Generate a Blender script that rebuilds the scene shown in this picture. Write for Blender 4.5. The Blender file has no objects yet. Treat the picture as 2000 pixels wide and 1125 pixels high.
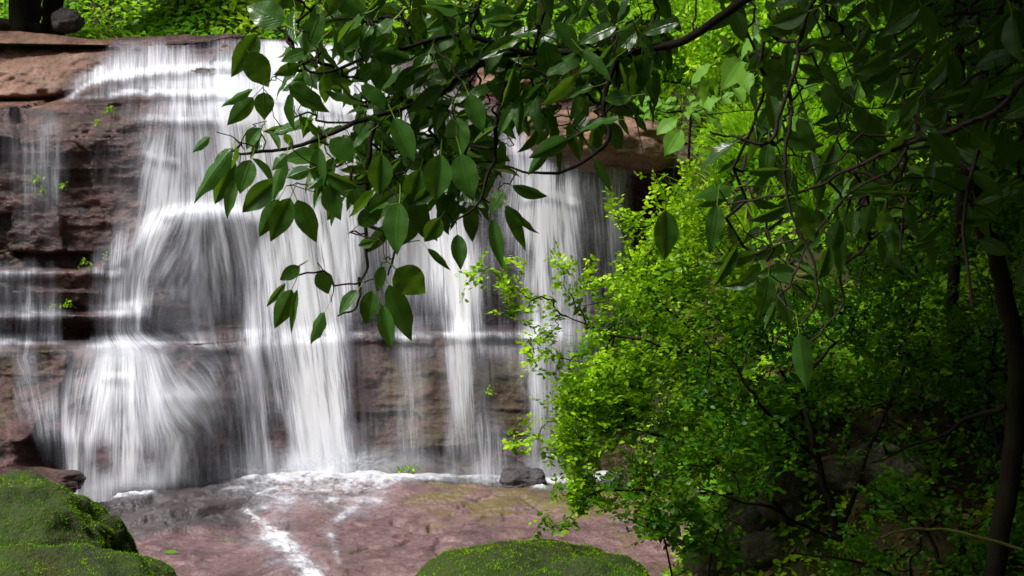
import bpy, math, random
import numpy as np

# ------------------------------------------------------------------ camera, sky, sun, exposure
F = 2777.8                      # focal length in photograph pixels (50 mm on a 36 mm sensor, 2000 px wide)
CZ = 1.9                        # camera height above the foot of the fall
sc = bpy.context.scene
cam_d = bpy.data.cameras.new("camera"); cam = bpy.data.objects.new("camera", cam_d)
sc.collection.objects.link(cam); sc.camera = cam
cam.location = (0, 0, CZ); cam.rotation_euler = (math.radians(90), 0, 0)
cam_d.lens = 50; cam_d.sensor_width = 36; cam_d.clip_start = 0.05; cam_d.clip_end = 500
cam_d.dof.use_dof = True; cam_d.dof.focus_distance = 6.6; cam_d.dof.aperture_fstop = 11.0

SUN_EL, SUN_AZ = math.radians(52), math.radians(238)      # azimuth measured clockwise from +Y: behind and left of the camera
sd = (math.sin(SUN_AZ)*math.cos(SUN_EL), math.cos(SUN_AZ)*math.cos(SUN_EL), math.sin(SUN_EL))
w = bpy.data.worlds.new("World"); sc.world = w; w.use_nodes = True
wt = w.node_tree; wt.nodes.clear()
sky = wt.nodes.new("ShaderNodeTexSky"); sky.sky_type = 'NISHITA'; sky.sun_disc = False
sky.sun_elevation = SUN_EL; sky.sun_rotation = SUN_AZ; sky.air_density = 1.0; sky.dust_density = 4.0; sky.ozone_density = 1.0
hs = wt.nodes.new("ShaderNodeHueSaturation"); hs.inputs['Saturation'].default_value = 0.35
bg = wt.nodes.new("ShaderNodeBackground"); bg.inputs[1].default_value = 0.05
wo = wt.nodes.new("ShaderNodeOutputWorld")
wt.links.new(sky.outputs[0], hs.inputs['Color']); wt.links.new(hs.outputs[0], bg.inputs[0]); wt.links.new(bg.outputs[0], wo.inputs[0])
sl = bpy.data.lights.new("sun", 'SUN'); sl.energy = 3.4; sl.angle = math.radians(20); sl.color = (1.0, 0.97, 0.92)
so = bpy.data.objects.new("sun", sl); sc.collection.objects.link(so)
from mathutils import Vector
so.rotation_euler = Vector(sd).to_track_quat('Z', 'Y').to_euler(); so.location = (0, 0, 20)
sc.view_settings.view_transform = 'Standard'; sc.view_settings.look = 'None'
sc.view_settings.exposure = 0.78; sc.view_settings.gamma = 1.0
cy = sc.cycles
cy.max_bounces = 7; cy.diffuse_bounces = 3; cy.glossy_bounces = 2; cy.transmission_bounces = 4; cy.transparent_max_bounces = 24
cy.caustics_reflective = False; cy.caustics_refractive = False; cy.sample_clamp_indirect = 4.0
cy.use_denoising = True

rng = np.random.default_rng(11)
random.seed(5)

def P(px, py, Y):               # the point at depth Y metres that the photograph shows at (px, py)
    px, py, Y = np.broadcast_arrays(np.asarray(px, float), np.asarray(py, float), np.asarray(Y, float))
    return np.stack([(px-1000)*Y/F, Y, CZ+(562.5-py)*Y/F], -1)

# ------------------------------------------------------------------ noise
def _hash(ix, iy, iz, seed):
    with np.errstate(over='ignore'):
        h = (ix.astype(np.uint32)*np.uint32(374761393) + iy.astype(np.uint32)*np.uint32(668265263)
             + iz.astype(np.uint32)*np.uint32(2246822519) + np.uint32(seed*3266489917 & 0xffffffff))
        h = (h ^ (h >> np.uint32(13)))*np.uint32(1274126177)
        h = (h ^ (h >> np.uint32(16)))*np.uint32(2654435761)
        h = h ^ (h >> np.uint32(15))
    return h.astype(np.float64)/4294967295.0

def vn(x, y, z=0.0, seed=0):
    x, y, z = np.broadcast_arrays(np.asarray(x, float), np.asarray(y, float), np.asarray(z, float))
    fx, fy, fz = np.floor(x), np.floor(y), np.floor(z)
    tx, ty, tz = x-fx, y-fy, z-fz
    tx, ty, tz = [t*t*(3-2*t) for t in (tx, ty, tz)]
    ix, iy, iz = fx.astype(np.int64), fy.astype(np.int64), fz.astype(np.int64)
    r = 0
    for a in (0, 1):
        for b in (0, 1):
            for c in (0, 1):
                wgt = (tx if a else 1-tx)*(ty if b else 1-ty)*(tz if c else 1-tz)
                r = r + wgt*_hash(ix+a, iy+b, iz+c, seed)
    return r

def fbm(x, y, z=0.0, o=4, seed=0, g=0.5):
    s, a, n = 0, 1.0, 0
    f = 1.0
    for k in range(o):
        s = s + a*(vn(x*f, y*f, np.asarray(z)*f, seed+k*17)-0.5); n += a; a *= g; f *= 2.03
    return s/n*2                # about -1 .. 1

def sstep(a, b, x):
    t = np.clip((x-a)/(b-a), 0, 1); return t*t*(3-2*t)

# ------------------------------------------------------------------ mesh helpers
def link(o, parent=None):
    sc.collection.objects.link(o)
    if parent is not None: o.parent = parent
    return o

def mesh_obj(name, V, Fc, mat, parent=None, attrs=None, uv=None, smooth=True):
    """V (n,3); Fc (m,k) index array or list of them (tri and quad arrays); attrs: point floats; uv per point"""
    V = np.asarray(V, np.float32)
    if not isinstance(Fc, (list, tuple)): Fc = [Fc]
    Fc = [np.asarray(f, np.int32) for f in Fc if len(f)]
    me = bpy.data.meshes.new(name)
    me.vertices.add(len(V)); me.vertices.foreach_set("co", V.ravel())
    li = np.concatenate([f.ravel() for f in Fc])
    tot = np.concatenate([np.full(len(f), f.shape[1], np.int32) for f in Fc])
    st = np.concatenate([[0], np.cumsum(tot)[:-1]]).astype(np.int32)
    me.loops.add(len(li)); me.loops.foreach_set("vertex_index", li)
    me.polygons.add(len(tot)); me.polygons.foreach_set("loop_start", st)
    me.update(calc_edges=True)
    if smooth: me.polygons.foreach_set("use_smooth", np.ones(len(tot), bool))
    for k, a in (attrs or {}).items():
        at = me.attributes.new(k, 'FLOAT', 'POINT'); at.data.foreach_set("value", np.asarray(a, np.float32).ravel())
    if uv is not None:
        ul = me.uv_layers.new(name="UVMap"); ul.data.foreach_set("uv", np.asarray(uv, np.float32)[li].ravel())
    me.materials.append(mat)
    me.validate()
    return link(bpy.data.objects.new(name, me), parent)

def grid_faces(nr, nc, keep=None):
    i = np.arange(nr-1)[:, None]*nc + np.arange(nc-1)[None, :]
    f = np.stack([i, i+1, i+nc+1, i+nc], -1)
    if keep is not None: f = f[keep]
    return f.reshape(-1, 4)

def compact(V, Fc, extra):
    used = np.unique(Fc); m = np.full(len(V), -1); m[used] = np.arange(len(used))
    return V[used], m[Fc], [e[used] for e in extra]

def empty(name, loc=(0, 0, 0)):
    o = bpy.data.objects.new(name, None); o.empty_display_size = 0.2; link(o)
    return o                    # parts keep world coordinates, so the empty's offset goes through set_base

def set_base(root, loc):
    """put the thing's origin at its base without moving its parts"""
    root.location = loc
    M = Vector(loc)
    for c in bpy.data.objects:
        if c.parent is root: c.location = c.location - M

def tag(o, label=None, cat=None, group=None, kind=None):
    if label: o["label"] = label
    if cat: o["category"] = cat
    if group: o["group"] = group
    if kind: o["kind"] = kind
    return o

def tubes(A, B, ra, rb, n=6):
    """frustums between points A and B"""
    A, B = np.asarray(A, float), np.asarray(B, float)
    d = B-A; L = np.linalg.norm(d, axis=1, keepdims=True); d = d/np.maximum(L, 1e-6)
    ref = np.where(np.abs(d[:, 2:3]) > 0.9, np.array([[1., 0, 0]]), np.array([[0., 0, 1]]))
    u = np.cross(d, ref); u /= np.linalg.norm(u, axis=1, keepdims=True); v = np.cross(d, u)
    a = np.linspace(0, 2*np.pi, n, endpoint=False)
    c, s = np.cos(a)[None, :, None], np.sin(a)[None, :, None]
    ring = u[:, None]*c + v[:, None]*s
    VA = A[:, None]+ring*np.asarray(ra)[:, None, None]; VB = B[:, None]+ring*np.asarray(rb)[:, None, None]
    V = np.concatenate([VA, VB], 1).reshape(-1, 3)
    base = np.arange(len(A))[:, None]*(2*n)
    k = np.arange(n); k2 = (k+1) % n
    f = np.stack([base+k, base+k2, base+n+k2, base+n+k], -1).reshape(-1, 4)
    return V, f

def poly_tube(pts, r0, r1, n=7, seg=6, wob=0.0, seed=0):
    """one smooth tapered tube through pts (Catmull-Rom), returns V, F"""
    p = np.asarray(pts, float); p = np.vstack([2*p[0]-p[1], p, 2*p[-1]-p[-2]])
    out = []
    for i in range(1, len(p)-2):
        for t in np.linspace(0, 1, seg, endpoint=False):
            out.append(0.5*((2*p[i])+(-p[i-1]+p[i+1])*t+(2*p[i-1]-5*p[i]+4*p[i+1]-p[i+2])*t*t+(-p[i-1]+3*p[i]-3*p[i+1]+p[i+2])*t**3))
    out.append(p[-2]); c = np.array(out); m = len(c)
    if wob: c = c + np.stack([fbm(np.arange(m)*0.35, k*7.1, seed, 2, seed) for k in range(3)], -1)*wob
    tang = np.gradient(c, axis=0); tang /= np.linalg.norm(tang, axis=1, keepdims=True)
    ref = np.array([0, 1., 0.15]); u = np.cross(tang, ref); u /= np.linalg.norm(u, axis=1, keepdims=True); v = np.cross(tang, u)
    r = np.linspace(r0, r1, m)*(1+0.16*fbm(np.arange(m)*0.6, 3.3, seed, 3, seed+5))
    a = np.linspace(0, 2*np.pi, n, endpoint=False)
    V = (c[:, None]+(u[:, None]*np.cos(a)[None, :, None]+v[:, None]*np.sin(a)[None, :, None])*r[:, None, None]).reshape(-1, 3)
    i = np.arange(m-1)[:, None]*n; k = np.arange(n); k2 = (k+1) % n
    f = np.stack([i+k, i+k2, i+n+k2, i+n+k], -1).reshape(-1, 4)
    return V, f, c, r

def merge(parts):
    Vs, Fs, o = [], [], 0
    for V, f in parts: Vs.append(V); Fs.append(f+o); o += len(V)
    return np.vstack(Vs), np.vstack(Fs)

# ------------------------------------------------------------------ leaves
def leaf_template(nl=6, nw=2, width=0.42, tip=0.12, fold=0.25, curl=0.25, stalk=0.0, peak=0.38, wave=0.0):
    """leaf of length 1 along +x, normal +z, width fraction; returns V, quads, uv (u across 0..1, v along 0..1)"""
    t = np.linspace(0, 1, nl+1)
    prof = np.sin(np.pi*np.clip(t, 0, 1)**(math.log(0.5)/math.log(peak)))**0.8
    prof = prof*(1-tip*2.2*np.clip((t-0.72)/0.28, 0, 1)*(1-np.clip((t-0.72)/0.28, 0, 1))*1.0)
    prof[0] = 0.02; prof[-1] = 0.0
    s = np.linspace(-1, 1, 2*nw+1)
    T, S = np.meshgrid(t, s, indexing='ij')
    y = S*prof[:, None]*width/2
    z = fold*np.abs(y) - curl*T**2*0.5 + wave*np.sin(T*17)*np.abs(S)*width*0.1
    x = T*(1-0.06*curl)
    V = np.stack([x, y, z], -1).reshape(-1, 3)
    f = grid_faces(nl+1, 2*nw+1)
    uv = np.stack([(S+1)/2, T], -1).reshape(-1, 2)
    if stalk > 0:
        w_ = 0.010
        V2 = np.array([[-stalk, -w_, 0.06], [-stalk, w_, 0.06], [0.02, w_, 0.004], [0.02, -w_, 0.004],
                       [-stalk*0.5, -w_, 0.012], [-stalk*0.5, w_, 0.012]])
        f2 = np.array([[0, 4, 5, 1], [4, 3, 2, 5]])+len(V)
        V = np.vstack([V, V2]); f = np.vstack([f, f2]); uv = np.vstack([uv, np.full((6, 2), 0.5)])
    return V, f, uv

def norm(a): return a/np.maximum(np.linalg.norm(a, axis=-1, keepdims=True), 1e-9)

def place(tmpl, pos, d, n, size, wid=None):
    """copies of a template at pos with tip direction d and normal near n -> V, F, uv, index of leaf per vertex"""
    V, f, uv = tmpl
    d = norm(d); y = norm(np.cross(n, d)); z = np.cross(d, y)
    size = np.asarray(size)[:, None, None]
    wid = np.ones(len(pos)) if wid is None else wid
    W = (pos[:, None]+size*(V[None, :, 0:1]*d[:, None]+V[None, :, 1:2]*y[:, None]*np.asarray(wid)[:, None, None]+V[None, :, 2:3]*z[:, None])).reshape(-1, 3)
    m = len(V); Fa = (f[None]+(np.arange(len(pos))*m)[:, None, None]).reshape(-1, f.shape[1])
    return W, Fa, np.tile(uv, (len(pos), 1)), np.repeat(np.arange(len(pos)), m)

def foliage(name, tmpls, pos, d, n, size, mat, parent=None, wid=None, young_lit=None):
    N = len(pos); which = rng.integers(0, len(tmpls), N); rnd = rng.random(N)
    young_lit = np.zeros(N) if young_lit is None else np.asarray(young_lit)
    wid = np.ones(N) if wid is None else np.asarray(wid)
    Vs, Fs, Us, Rs, Ys, o = [], [], [], [], [], 0
    for k, t in enumerate(tmpls):
        m = which == k
        if not m.any(): continue
        V, f, uv, ix = place(t, pos[m], d[m], n[m], size[m], wid[m])
        Vs.append(V); Fs.append(f+o); Us.append(uv); Rs.append(rnd[m][ix]); Ys.append(young_lit[m][ix]); o += len(V)
    return mesh_obj(name, np.vstack(Vs), np.vstack(Fs), mat, parent, {"rnd": np.concatenate(Rs), "young_lit": np.concatenate(Ys)}, np.vstack(Us))

def grow(nodes, targets, jit=0.08, steps=3, r0=0.002, sag=0.0):
    """join targets one by one to the nearest node of a growing skeleton; returns edges A,B,ra,rb and the last direction at every target"""
    pos = [np.array(p, float) for p in nodes]; par = [-1]*len(pos); cnt = [0]*len(pos)
    arr = np.array(pos)
    tg = np.asarray(targets, float)
    dist = np.min(np.linalg.norm(tg[:, None]-arr[None], axis=2), axis=1)
    order = np.argsort(dist); last = np.zeros((len(tg), 3)); ends = np.zeros(len(tg), int)
    buf = np.zeros((len(pos)+len(tg)*steps, 3)); buf[:len(pos)] = arr; n = len(pos)
    for i in order:
        t = tg[i]; j = int(np.argmin(np.linalg.norm(buf[:n]-t, axis=1)))
        p0 = buf[j].copy(); L = np.linalg.norm(t-p0); prev = j
        for s in range(1, steps+1):
            q = p0+(t-p0)*s/steps
            if s < steps: q = q+rng.normal(0, jit*L, 3)+np.array([0, 0, sag*L*math.sin(math.pi*s/steps)])
            buf[n] = q; par.append(prev); cnt.append(0); prev = n; n += 1
        last[i] = buf[prev]-buf[par[prev]]; ends[i] = prev
        k = prev
        while k != -1: cnt[k] += 1; k = par[k]
    cnt = np.array(cnt); par = np.array(par)
    e = np.where(par >= 0)[0]
    r = r0*np.sqrt(np.maximum(cnt, 1))
    return buf[par[e]], buf[e], np.minimum(r[par[e]], r[e]*1.35), r[e], last

# ------------------------------------------------------------------ materials
class NT:
    def __init__(s, name):
        s.m = bpy.data.materials.new(name); s.m.use_nodes = True; s.t = s.m.node_tree; s.t.nodes.clear()
        s.out = s.t.nodes.new("ShaderNodeOutputMaterial")
    def n(s, typ, ins=None, **kw):
        nd = s.t.nodes.new(typ)
        for k, v in kw.items(): setattr(nd, k, v)
        for k, v in (ins or {}).items():
            if isinstance(v, bpy.types.NodeSocket): s.t.links.new(v, nd.inputs[k])
            else: nd.inputs[k].default_value = v
        return nd
    def math(s, op, a, b=0.0, clamp=False): return s.n("ShaderNodeMath", {0: a, 1: b}, operation=op, use_clamp=clamp).outputs[0]
    def mix(s, f, a, b, bt='MIX'):
        nd = s.t.nodes.new("ShaderNodeMix"); nd.data_type = 'RGBA'; nd.blend_type = bt
        for k, v in ((0, f), (6, a), (7, b)):
            if isinstance(v, bpy.types.NodeSocket): s.t.links.new(v, nd.inputs[k])
            else: nd.inputs[k].default_value = v if not isinstance(v, tuple) or len(v) == 4 else (*v, 1)
        return nd.outputs[2]
    def noise(s, scale, detail=4, rough=0.55, vec=None, dist=0.0, typ=None):
        ins = {'Scale': scale, 'Detail': detail, 'Roughness': rough, 'Distortion': dist}
        if vec is not None: ins['Vector'] = vec
        return s.n("ShaderNodeTexNoise", ins).outputs[0]
    def ramp(s, f, stops, interp='LINEAR'):
        nd = s.t.nodes.new("ShaderNodeValToRGB"); nd.color_ramp.interpolation = interp
        while len(nd.color_ramp.elements) < len(stops): nd.color_ramp.elements.new(0.5)
        for e, (p, c) in zip(nd.color_ramp.elements, stops):
            e.position = p; e.color = (c, c, c, 1) if not isinstance(c, tuple) else (*c, 1)
        s.t.links.new(f, nd.inputs[0]); return nd.outputs[0]
    def coords(s, sx=1, sy=1, sz=1, rot=(0, 0, 0)):
        g = s.n("ShaderNodeNewGeometry").outputs['Position']
        return s.n("ShaderNodeMapping", {'Vector': g, 'Scale': (sx, sy, sz), 'Rotation': rot}).outputs[0]
    def attr(s, name): return s.n("ShaderNodeAttribute", attribute_name=name).outputs['Fac']
    def surf(s, sock): s.t.links.new(sock, s.out.inputs['Surface']); return s.m

def rock_mat(name, c1, c2, c3, dark=(0.02, 0.017, 0.016), darkamt=0.5, strata=6.0, rough=(0.35, 0.7), bump=0.5, lichen=None, lichamt=0.5, scale=1.0, alt=None, spec=0.28):
    q = NT(name)
    co = q.coords(1, 1, 1); st = q.coords(0.8, 0.8, strata, (0.05, 0.04, 0))
    big = q.noise(0.9*scale, 5, 0.6, co); mid = q.noise(4.5*scale, 8, 0.65, co, 0.3); fine = q.noise(26*scale, 6, 0.7, co)
    lay = q.noise(2.2*scale, 7, 0.62, st, 0.4)
    col = q.mix(q.ramp(big, [(0.38, 0), (0.62, 1)]), c1, c2)
    col = q.mix(q.ramp(mid, [(0.42, 0), (0.66, 1)]), col, c3)
    if alt:                                          # weathered sandstone zone of the same rock
        dz = q.math('SUBTRACT', 1.0, q.math('MULTIPLY', q.attr('brown'), 0.7))
        col = q.mix(q.attr('brown'), col, q.mix(q.ramp(mid, [(0.4, 0), (0.62, 1)]), alt[0], alt[1]))
        col = q.mix(q.math('MULTIPLY', dz, q.ramp(lay, [(0.35, darkamt), (0.55, 0.0)])), col, dark)
    else: col = q.mix(q.ramp(lay, [(0.35, darkamt), (0.55, 0.0)]), col, dark)
    col = q.mix(q.math('MULTIPLY', q.ramp(fine, [(0.35, 1), (0.5, 0)]), 0.5), col, dark)
    if lichen:
        lm = q.noise(2.1*scale, 7, 0.68, q.coords(1, 1.3, 1), 0.5)
        a = q.attr("lich")
        f = q.math('MULTIPLY', q.ramp(q.math('ADD', lm, q.math('MULTIPLY', a, 0.16)), [(0.6, 0), (0.7, 1)]), lichamt)
        col = q.mix(f, col, lichen)
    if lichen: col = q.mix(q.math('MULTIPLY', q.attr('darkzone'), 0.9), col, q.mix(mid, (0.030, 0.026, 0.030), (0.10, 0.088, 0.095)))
    bf = q.math('ADD', q.math('MULTIPLY', mid, 1.0), q.math('ADD', q.math('MULTIPLY', fine, 0.35), q.math('MULTIPLY', lay, 1.2)))
    bp = q.n("ShaderNodeBump", {'Height': bf, 'Strength': bump, 'Distance': 0.05})
    rg = q.ramp(q.noise(3.0*scale, 5, 0.6, co), [(0.35, rough[0]), (0.65, rough[1])])
    p = q.n("ShaderNodeBsdfPrincipled", {'Base Color': col, 'Roughness': rg, 'Normal': bp.outputs[0], 'Specular IOR Level': spec})
    return q.surf(p.outputs[0])

def leaf_mat(name, lo, hi, young_lit, back=None, vein=None, rough=0.38, trans=0.3, spec=0.5, veins=False, bump=0.3, trcol=(0.25, 0.5, 0.02)):
    q = NT(name)
    r = q.attr("rnd"); y = q.attr("young_lit")
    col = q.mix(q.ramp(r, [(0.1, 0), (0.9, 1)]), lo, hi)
    col = q.mix(y, col, young_lit)
    nrm = None
    if veins:
        uv = q.n("ShaderNodeUVMap").outputs[0]
        sp = q.n("ShaderNodeSeparateXYZ", {0: uv})
        U, Vv = sp.outputs[0], sp.outputs[1]
        au = q.math('ABSOLUTE', q.math('SUBTRACT', U, 0.5))
        mid = q.math('SUBTRACT', 1.0, q.math('MULTIPLY', au, 15.0), True)
        ph = q.math('SUBTRACT', q.math('MULTIPLY', Vv, 9.0), q.math('MULTIPLY', au, 7.0))
        side = q.math('ABSOLUTE', q.math('SUBTRACT', q.math('FRACT', ph), 0.5))
        side = q.math('SUBTRACT', 1.0, q.math('MULTIPLY', side, 9.0), True)
        vm = q.math('MAXIMUM', mid, q.math('MULTIPLY', side, 0.38))
        col = q.mix(q.math('MULTIPLY', vm, 0.85), col, vein)
        blot = q.noise(9.0, 5, 0.6, q.n("ShaderNodeNewGeometry").outputs['Position'])
        col = q.mix(q.math('MULTIPLY', q.ramp(blot, [(0.5, 0), (0.75, 1)]), 0.35), col, (lo[0]*1.8, lo[1]*1.3, lo[2]))
        col = q.mix(q.math('MULTIPLY', q.ramp(q.noise(38.0, 3, 0.6, q.n('ShaderNodeNewGeometry').outputs['Position']), [(0.68, 0), (0.74, 1)]), 0.7), col, (0.10, 0.065, 0.015))
        nrm = q.n("ShaderNodeBump", {'Height': q.math('ADD', side, q.math('MULTIPLY', mid, -1.5)), 'Strength': bump, 'Distance': 0.004}).outputs[0]
    if back:
        bf = q.n("ShaderNodeNewGeometry").outputs['Backfacing']
        col = q.mix(bf, col, back)
    ins = {'Base Color': col, 'Roughness': rough, 'Specular IOR Level': spec}
    if nrm is not None: ins['Normal'] = nrm
    p = q.n("ShaderNodeBsdfPrincipled", ins)
    tc = q.mix(0.6, col, trcol)
    tr = q.n("ShaderNodeBsdfTranslucent", {'Color': tc})
    mx = q.n("ShaderNodeMixShader", {0: trans, 1: p.outputs[0], 2: tr.outputs[0]})
    return q.surf(mx.outputs[0])

def bark_mat(name, a, b, rough=0.75, sz=9):
    q = NT(name); co = q.coords(6, 6, 2); n1 = q.noise(sz, 6, 0.65, co, 0.6); n2 = q.noise(3, 4, 0.6, q.coords())
    col = q.mix(n1, a, b); col = q.mix(q.ramp(n2, [(0.5, 0), (0.7, 0.5)]), col, (0.03, 0.05, 0.01))
    bp = q.n("ShaderNodeBump", {'Height': n1, 'Strength': 0.7, 'Distance': 0.01})
    return q.surf(q.n("ShaderNodeBsdfPrincipled", {'Base Color': col, 'Roughness': rough, 'Normal': bp.outputs[0], 'Specular IOR Level': 0.12}).outputs[0])

def soil_mat(name, a, b, c):
    q = NT(name); n1 = q.noise(5, 8, 0.7, q.coords(), 0.5); n2 = q.noise(1.2, 5, 0.6, q.coords())
    col = q.mix(q.ramp(n1, [(0.4, 0), (0.6, 1)]), a, b); col = q.mix(q.ramp(n2, [(0.45, 0), (0.6, 1)]), col, c)
    bp = q.n("ShaderNodeBump", {'Height': n1, 'Strength': 0.8, 'Distance': 0.04})
    return q.surf(q.n("ShaderNodeBsdfPrincipled", {'Base Color': col, 'Roughness': 0.85, 'Normal': bp.outputs[0], 'Specular IOR Level': 0.1}).outputs[0])

def water_mat(name, seed, k=1.0, contrast=1.0, su=1.0, sv=1.0):
    """white falling water: how much of it there is at a point comes from the attribute 'dens', its threads from the stream coordinates"""
    q = NT(name)
    uv = q.n("ShaderNodeUVMap").outputs[0]
    def thread(fu, fv, off, det=3, rough=0.6):
        v = q.n("ShaderNodeMapping", {'Vector': uv, 'Scale': (fu*su, fv*sv, 1), 'Location': (off+seed*3.7, seed*1.9+off, seed*0.77)}).outputs[0]
        return q.noise(1.0, det, rough, v)
    a = thread(0.022, 0.0030, 1.0, 3); b = thread(0.11, 0.006, 5.0, 3, 0.65); c = thread(0.36, 0.014, 9.0, 2)
    s = q.math('ADD', q.math('MULTIPLY', a, 0.34), q.math('ADD', q.math('MULTIPLY', b, 0.36), q.math('MULTIPLY', c, 0.30)))
    s = q.math('MULTIPLY', q.math('SUBTRACT', s, 0.5), 5.4*contrast)
    d = q.attr("dens")
    m = q.math('ADD', q.math('MULTIPLY', d, 1.15), q.math('MULTIPLY', s, q.math('MULTIPLY', q.math('ADD', 0.12, d), 1.0)))
    al = q.math('MULTIPLY', q.ramp(m, [(0.02, 0.0), (0.34, 0.13), (0.62, 0.42), (1.0, 0.92)]), k)
    # droplets and air scatter light; a little gloss for the wet film
    col = q.mix(d, (0.66, 0.70, 0.83), (0.86, 0.87, 0.91))
    df = q.n("ShaderNodeBsdfDiffuse", {'Color': col}); tl = q.n("ShaderNodeBsdfTranslucent", {'Color': col})
    m1 = q.n("ShaderNodeMixShader", {0: 0.35, 1: df.outputs[0], 2: tl.outputs[0]})
    gl = q.n("ShaderNodeBsdfGlossy", {'Color': (1, 1, 1, 1), 'Roughness': 0.4})
    m2 = q.n("ShaderNodeMixShader", {0: 0.012, 1: m1.outputs[0], 2: gl.outputs[0]})
    tp = q.n("ShaderNodeBsdfTransparent")
    mx = q.n("ShaderNodeMixShader", {0: al, 1: tp.outputs[0], 2: m2.outputs[0]})
    return q.surf(mx.outputs[0])

M = {}
M['cliff'] = rock_mat('wet purple brown rock', spec=0.32, c1=(0.028, 0.015, 0.014), c2=(0.075, 0.034, 0.030), c3=(0.155, 0.077, 0.070), alt=((0.22, 0.115, 0.078), (0.30, 0.175, 0.125)), darkamt=0.92, strata=3, rough=(0.16, 0.42), bump=0.9, lichen=(0.10, 0.085, 0.03), lichamt=0.5)
M['brown'] = rock_mat('orange brown sandstone', (0.26, 0.14, 0.09), (0.20, 0.105, 0.07), (0.30, 0.18, 0.13), darkamt=0.5, strata=3.2, rough=(0.4, 0.75), bump=0.7, scale=1.0)
M['slab'] = rock_mat('pink purple slab rock', (0.185, 0.104, 0.108), (0.140, 0.076, 0.080), (0.25, 0.155, 0.155), darkamt=0.5, strata=1.6, spec=0.5, rough=(0.12, 0.42), bump=0.7, lichen=(0.15, 0.125, 0.035), lichamt=0.75, scale=1.3)
M['darkrock'] = rock_mat('dark grey wet rock', (0.055, 0.050, 0.055), (0.085, 0.075, 0.08), (0.12, 0.105, 0.11), darkamt=0.7, strata=3, rough=(0.2, 0.5), bump=0.9, scale=1.6)
M['greyrock'] = rock_mat('grey lichened boulder', (0.16, 0.14, 0.10), (0.20, 0.18, 0.14), (0.12, 0.11, 0.08), darkamt=0.6, strata=1, bump=0.9, scale=2.2, rough=(0.6, 0.9))
M['mossrock'] = rock_mat('moss stained rock', (0.030, 0.085, 0.004), (0.060, 0.065, 0.012), (0.055, 0.085, 0.015), darkamt=0.5, strata=1, bump=0.9, scale=2.5, rough=(0.6, 0.9))
M['bark'] = bark_mat('dark bark', (0.012, 0.008, 0.007), (0.035, 0.022, 0.018))
M['barkgrey'] = bark_mat('grey brown bark', (0.025, 0.018, 0.016), (0.075, 0.055, 0.048))
M['twigyellow'] = bark_mat('yellow green twig', (0.16, 0.17, 0.04), (0.25, 0.25, 0.08))
M['soil'] = soil_mat('leaf litter soil', (0.030, 0.022, 0.012), (0.06, 0.045, 0.02), (0.02, 0.04, 0.006))
M['hill'] = soil_mat('mossy hillside soil', (0.02, 0.045, 0.006), (0.04, 0.07, 0.01), (0.03, 0.025, 0.012))
M['fig'] = leaf_mat('fig leaf', (0.018, 0.082, 0.004), (0.105, 0.270, 0.012), (0.32, 0.52, 0.03), back=(0.045, 0.12, 0.018), vein=(0.32, 0.48, 0.06), rough=0.24, trans=0.30, spec=0.38, veins=True)  # third colour is young growth and the painted lit tone of hanging leaves
M['shrubleaf'] = leaf_mat('small shrub leaf', (0.020, 0.11, 0.003), (0.065, 0.24, 0.005), (0.50, 0.80, 0.010), rough=0.32, trans=0.38, spec=0.2)
M['cover'] = leaf_mat('ground cover leaf', (0.07, 0.26, 0.004), (0.20, 0.48, 0.008), (0.42, 0.68, 0.012), spec=0.15, rough=0.5, trans=0.4)
M['grass'] = leaf_mat('grass blade', (0.09, 0.27, 0.004), (0.20, 0.45, 0.008), (0.42, 0.66, 0.015), rough=0.45, trans=0.45, spec=0.15)
M['broad'] = leaf_mat('broad leaf', (0.09, 0.28, 0.012), (0.15, 0.36, 0.02), (0.30, 0.52, 0.02), back=(0.15, 0.33, 0.04), vein=(0.30, 0.50, 0.06), rough=0.45, trans=0.4, spec=0.2, veins=True)
M['litter'] = leaf_mat('dead leaf', (0.05, 0.028, 0.012), (0.16, 0.09, 0.035), (0.22, 0.16, 0.04), rough=0.7, trans=0.1, spec=0.15)
M['moss'] = leaf_mat('moss', (0.08, 0.22, 0.002), (0.22, 0.48, 0.003), (0.42, 0.66, 0.006), rough=0.8, trans=0.25, spec=0.03)
M['water_film'] = water_mat('water film', 1, 0.8, 1.1)
M['water_sheet'] = water_mat('water sheet', 4, 0.88, 1.0)
q = NT('mist'); d_ = q.attr("dens")
q_m = q.n("ShaderNodeMixShader", {0: q.math('MULTIPLY', d_, 0.85), 1: q.n("ShaderNodeBsdfTransparent").outputs[0], 2: q.n("ShaderNodeBsdfDiffuse", {'Color': (0.72, 0.75, 0.84, 1)}).outputs[0]})
M['mist'] = q.surf(q_m.outputs[0])
M['foam'] = water_mat('foam', 7, 0.95, 1.1, 0.30, 14.0)

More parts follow.
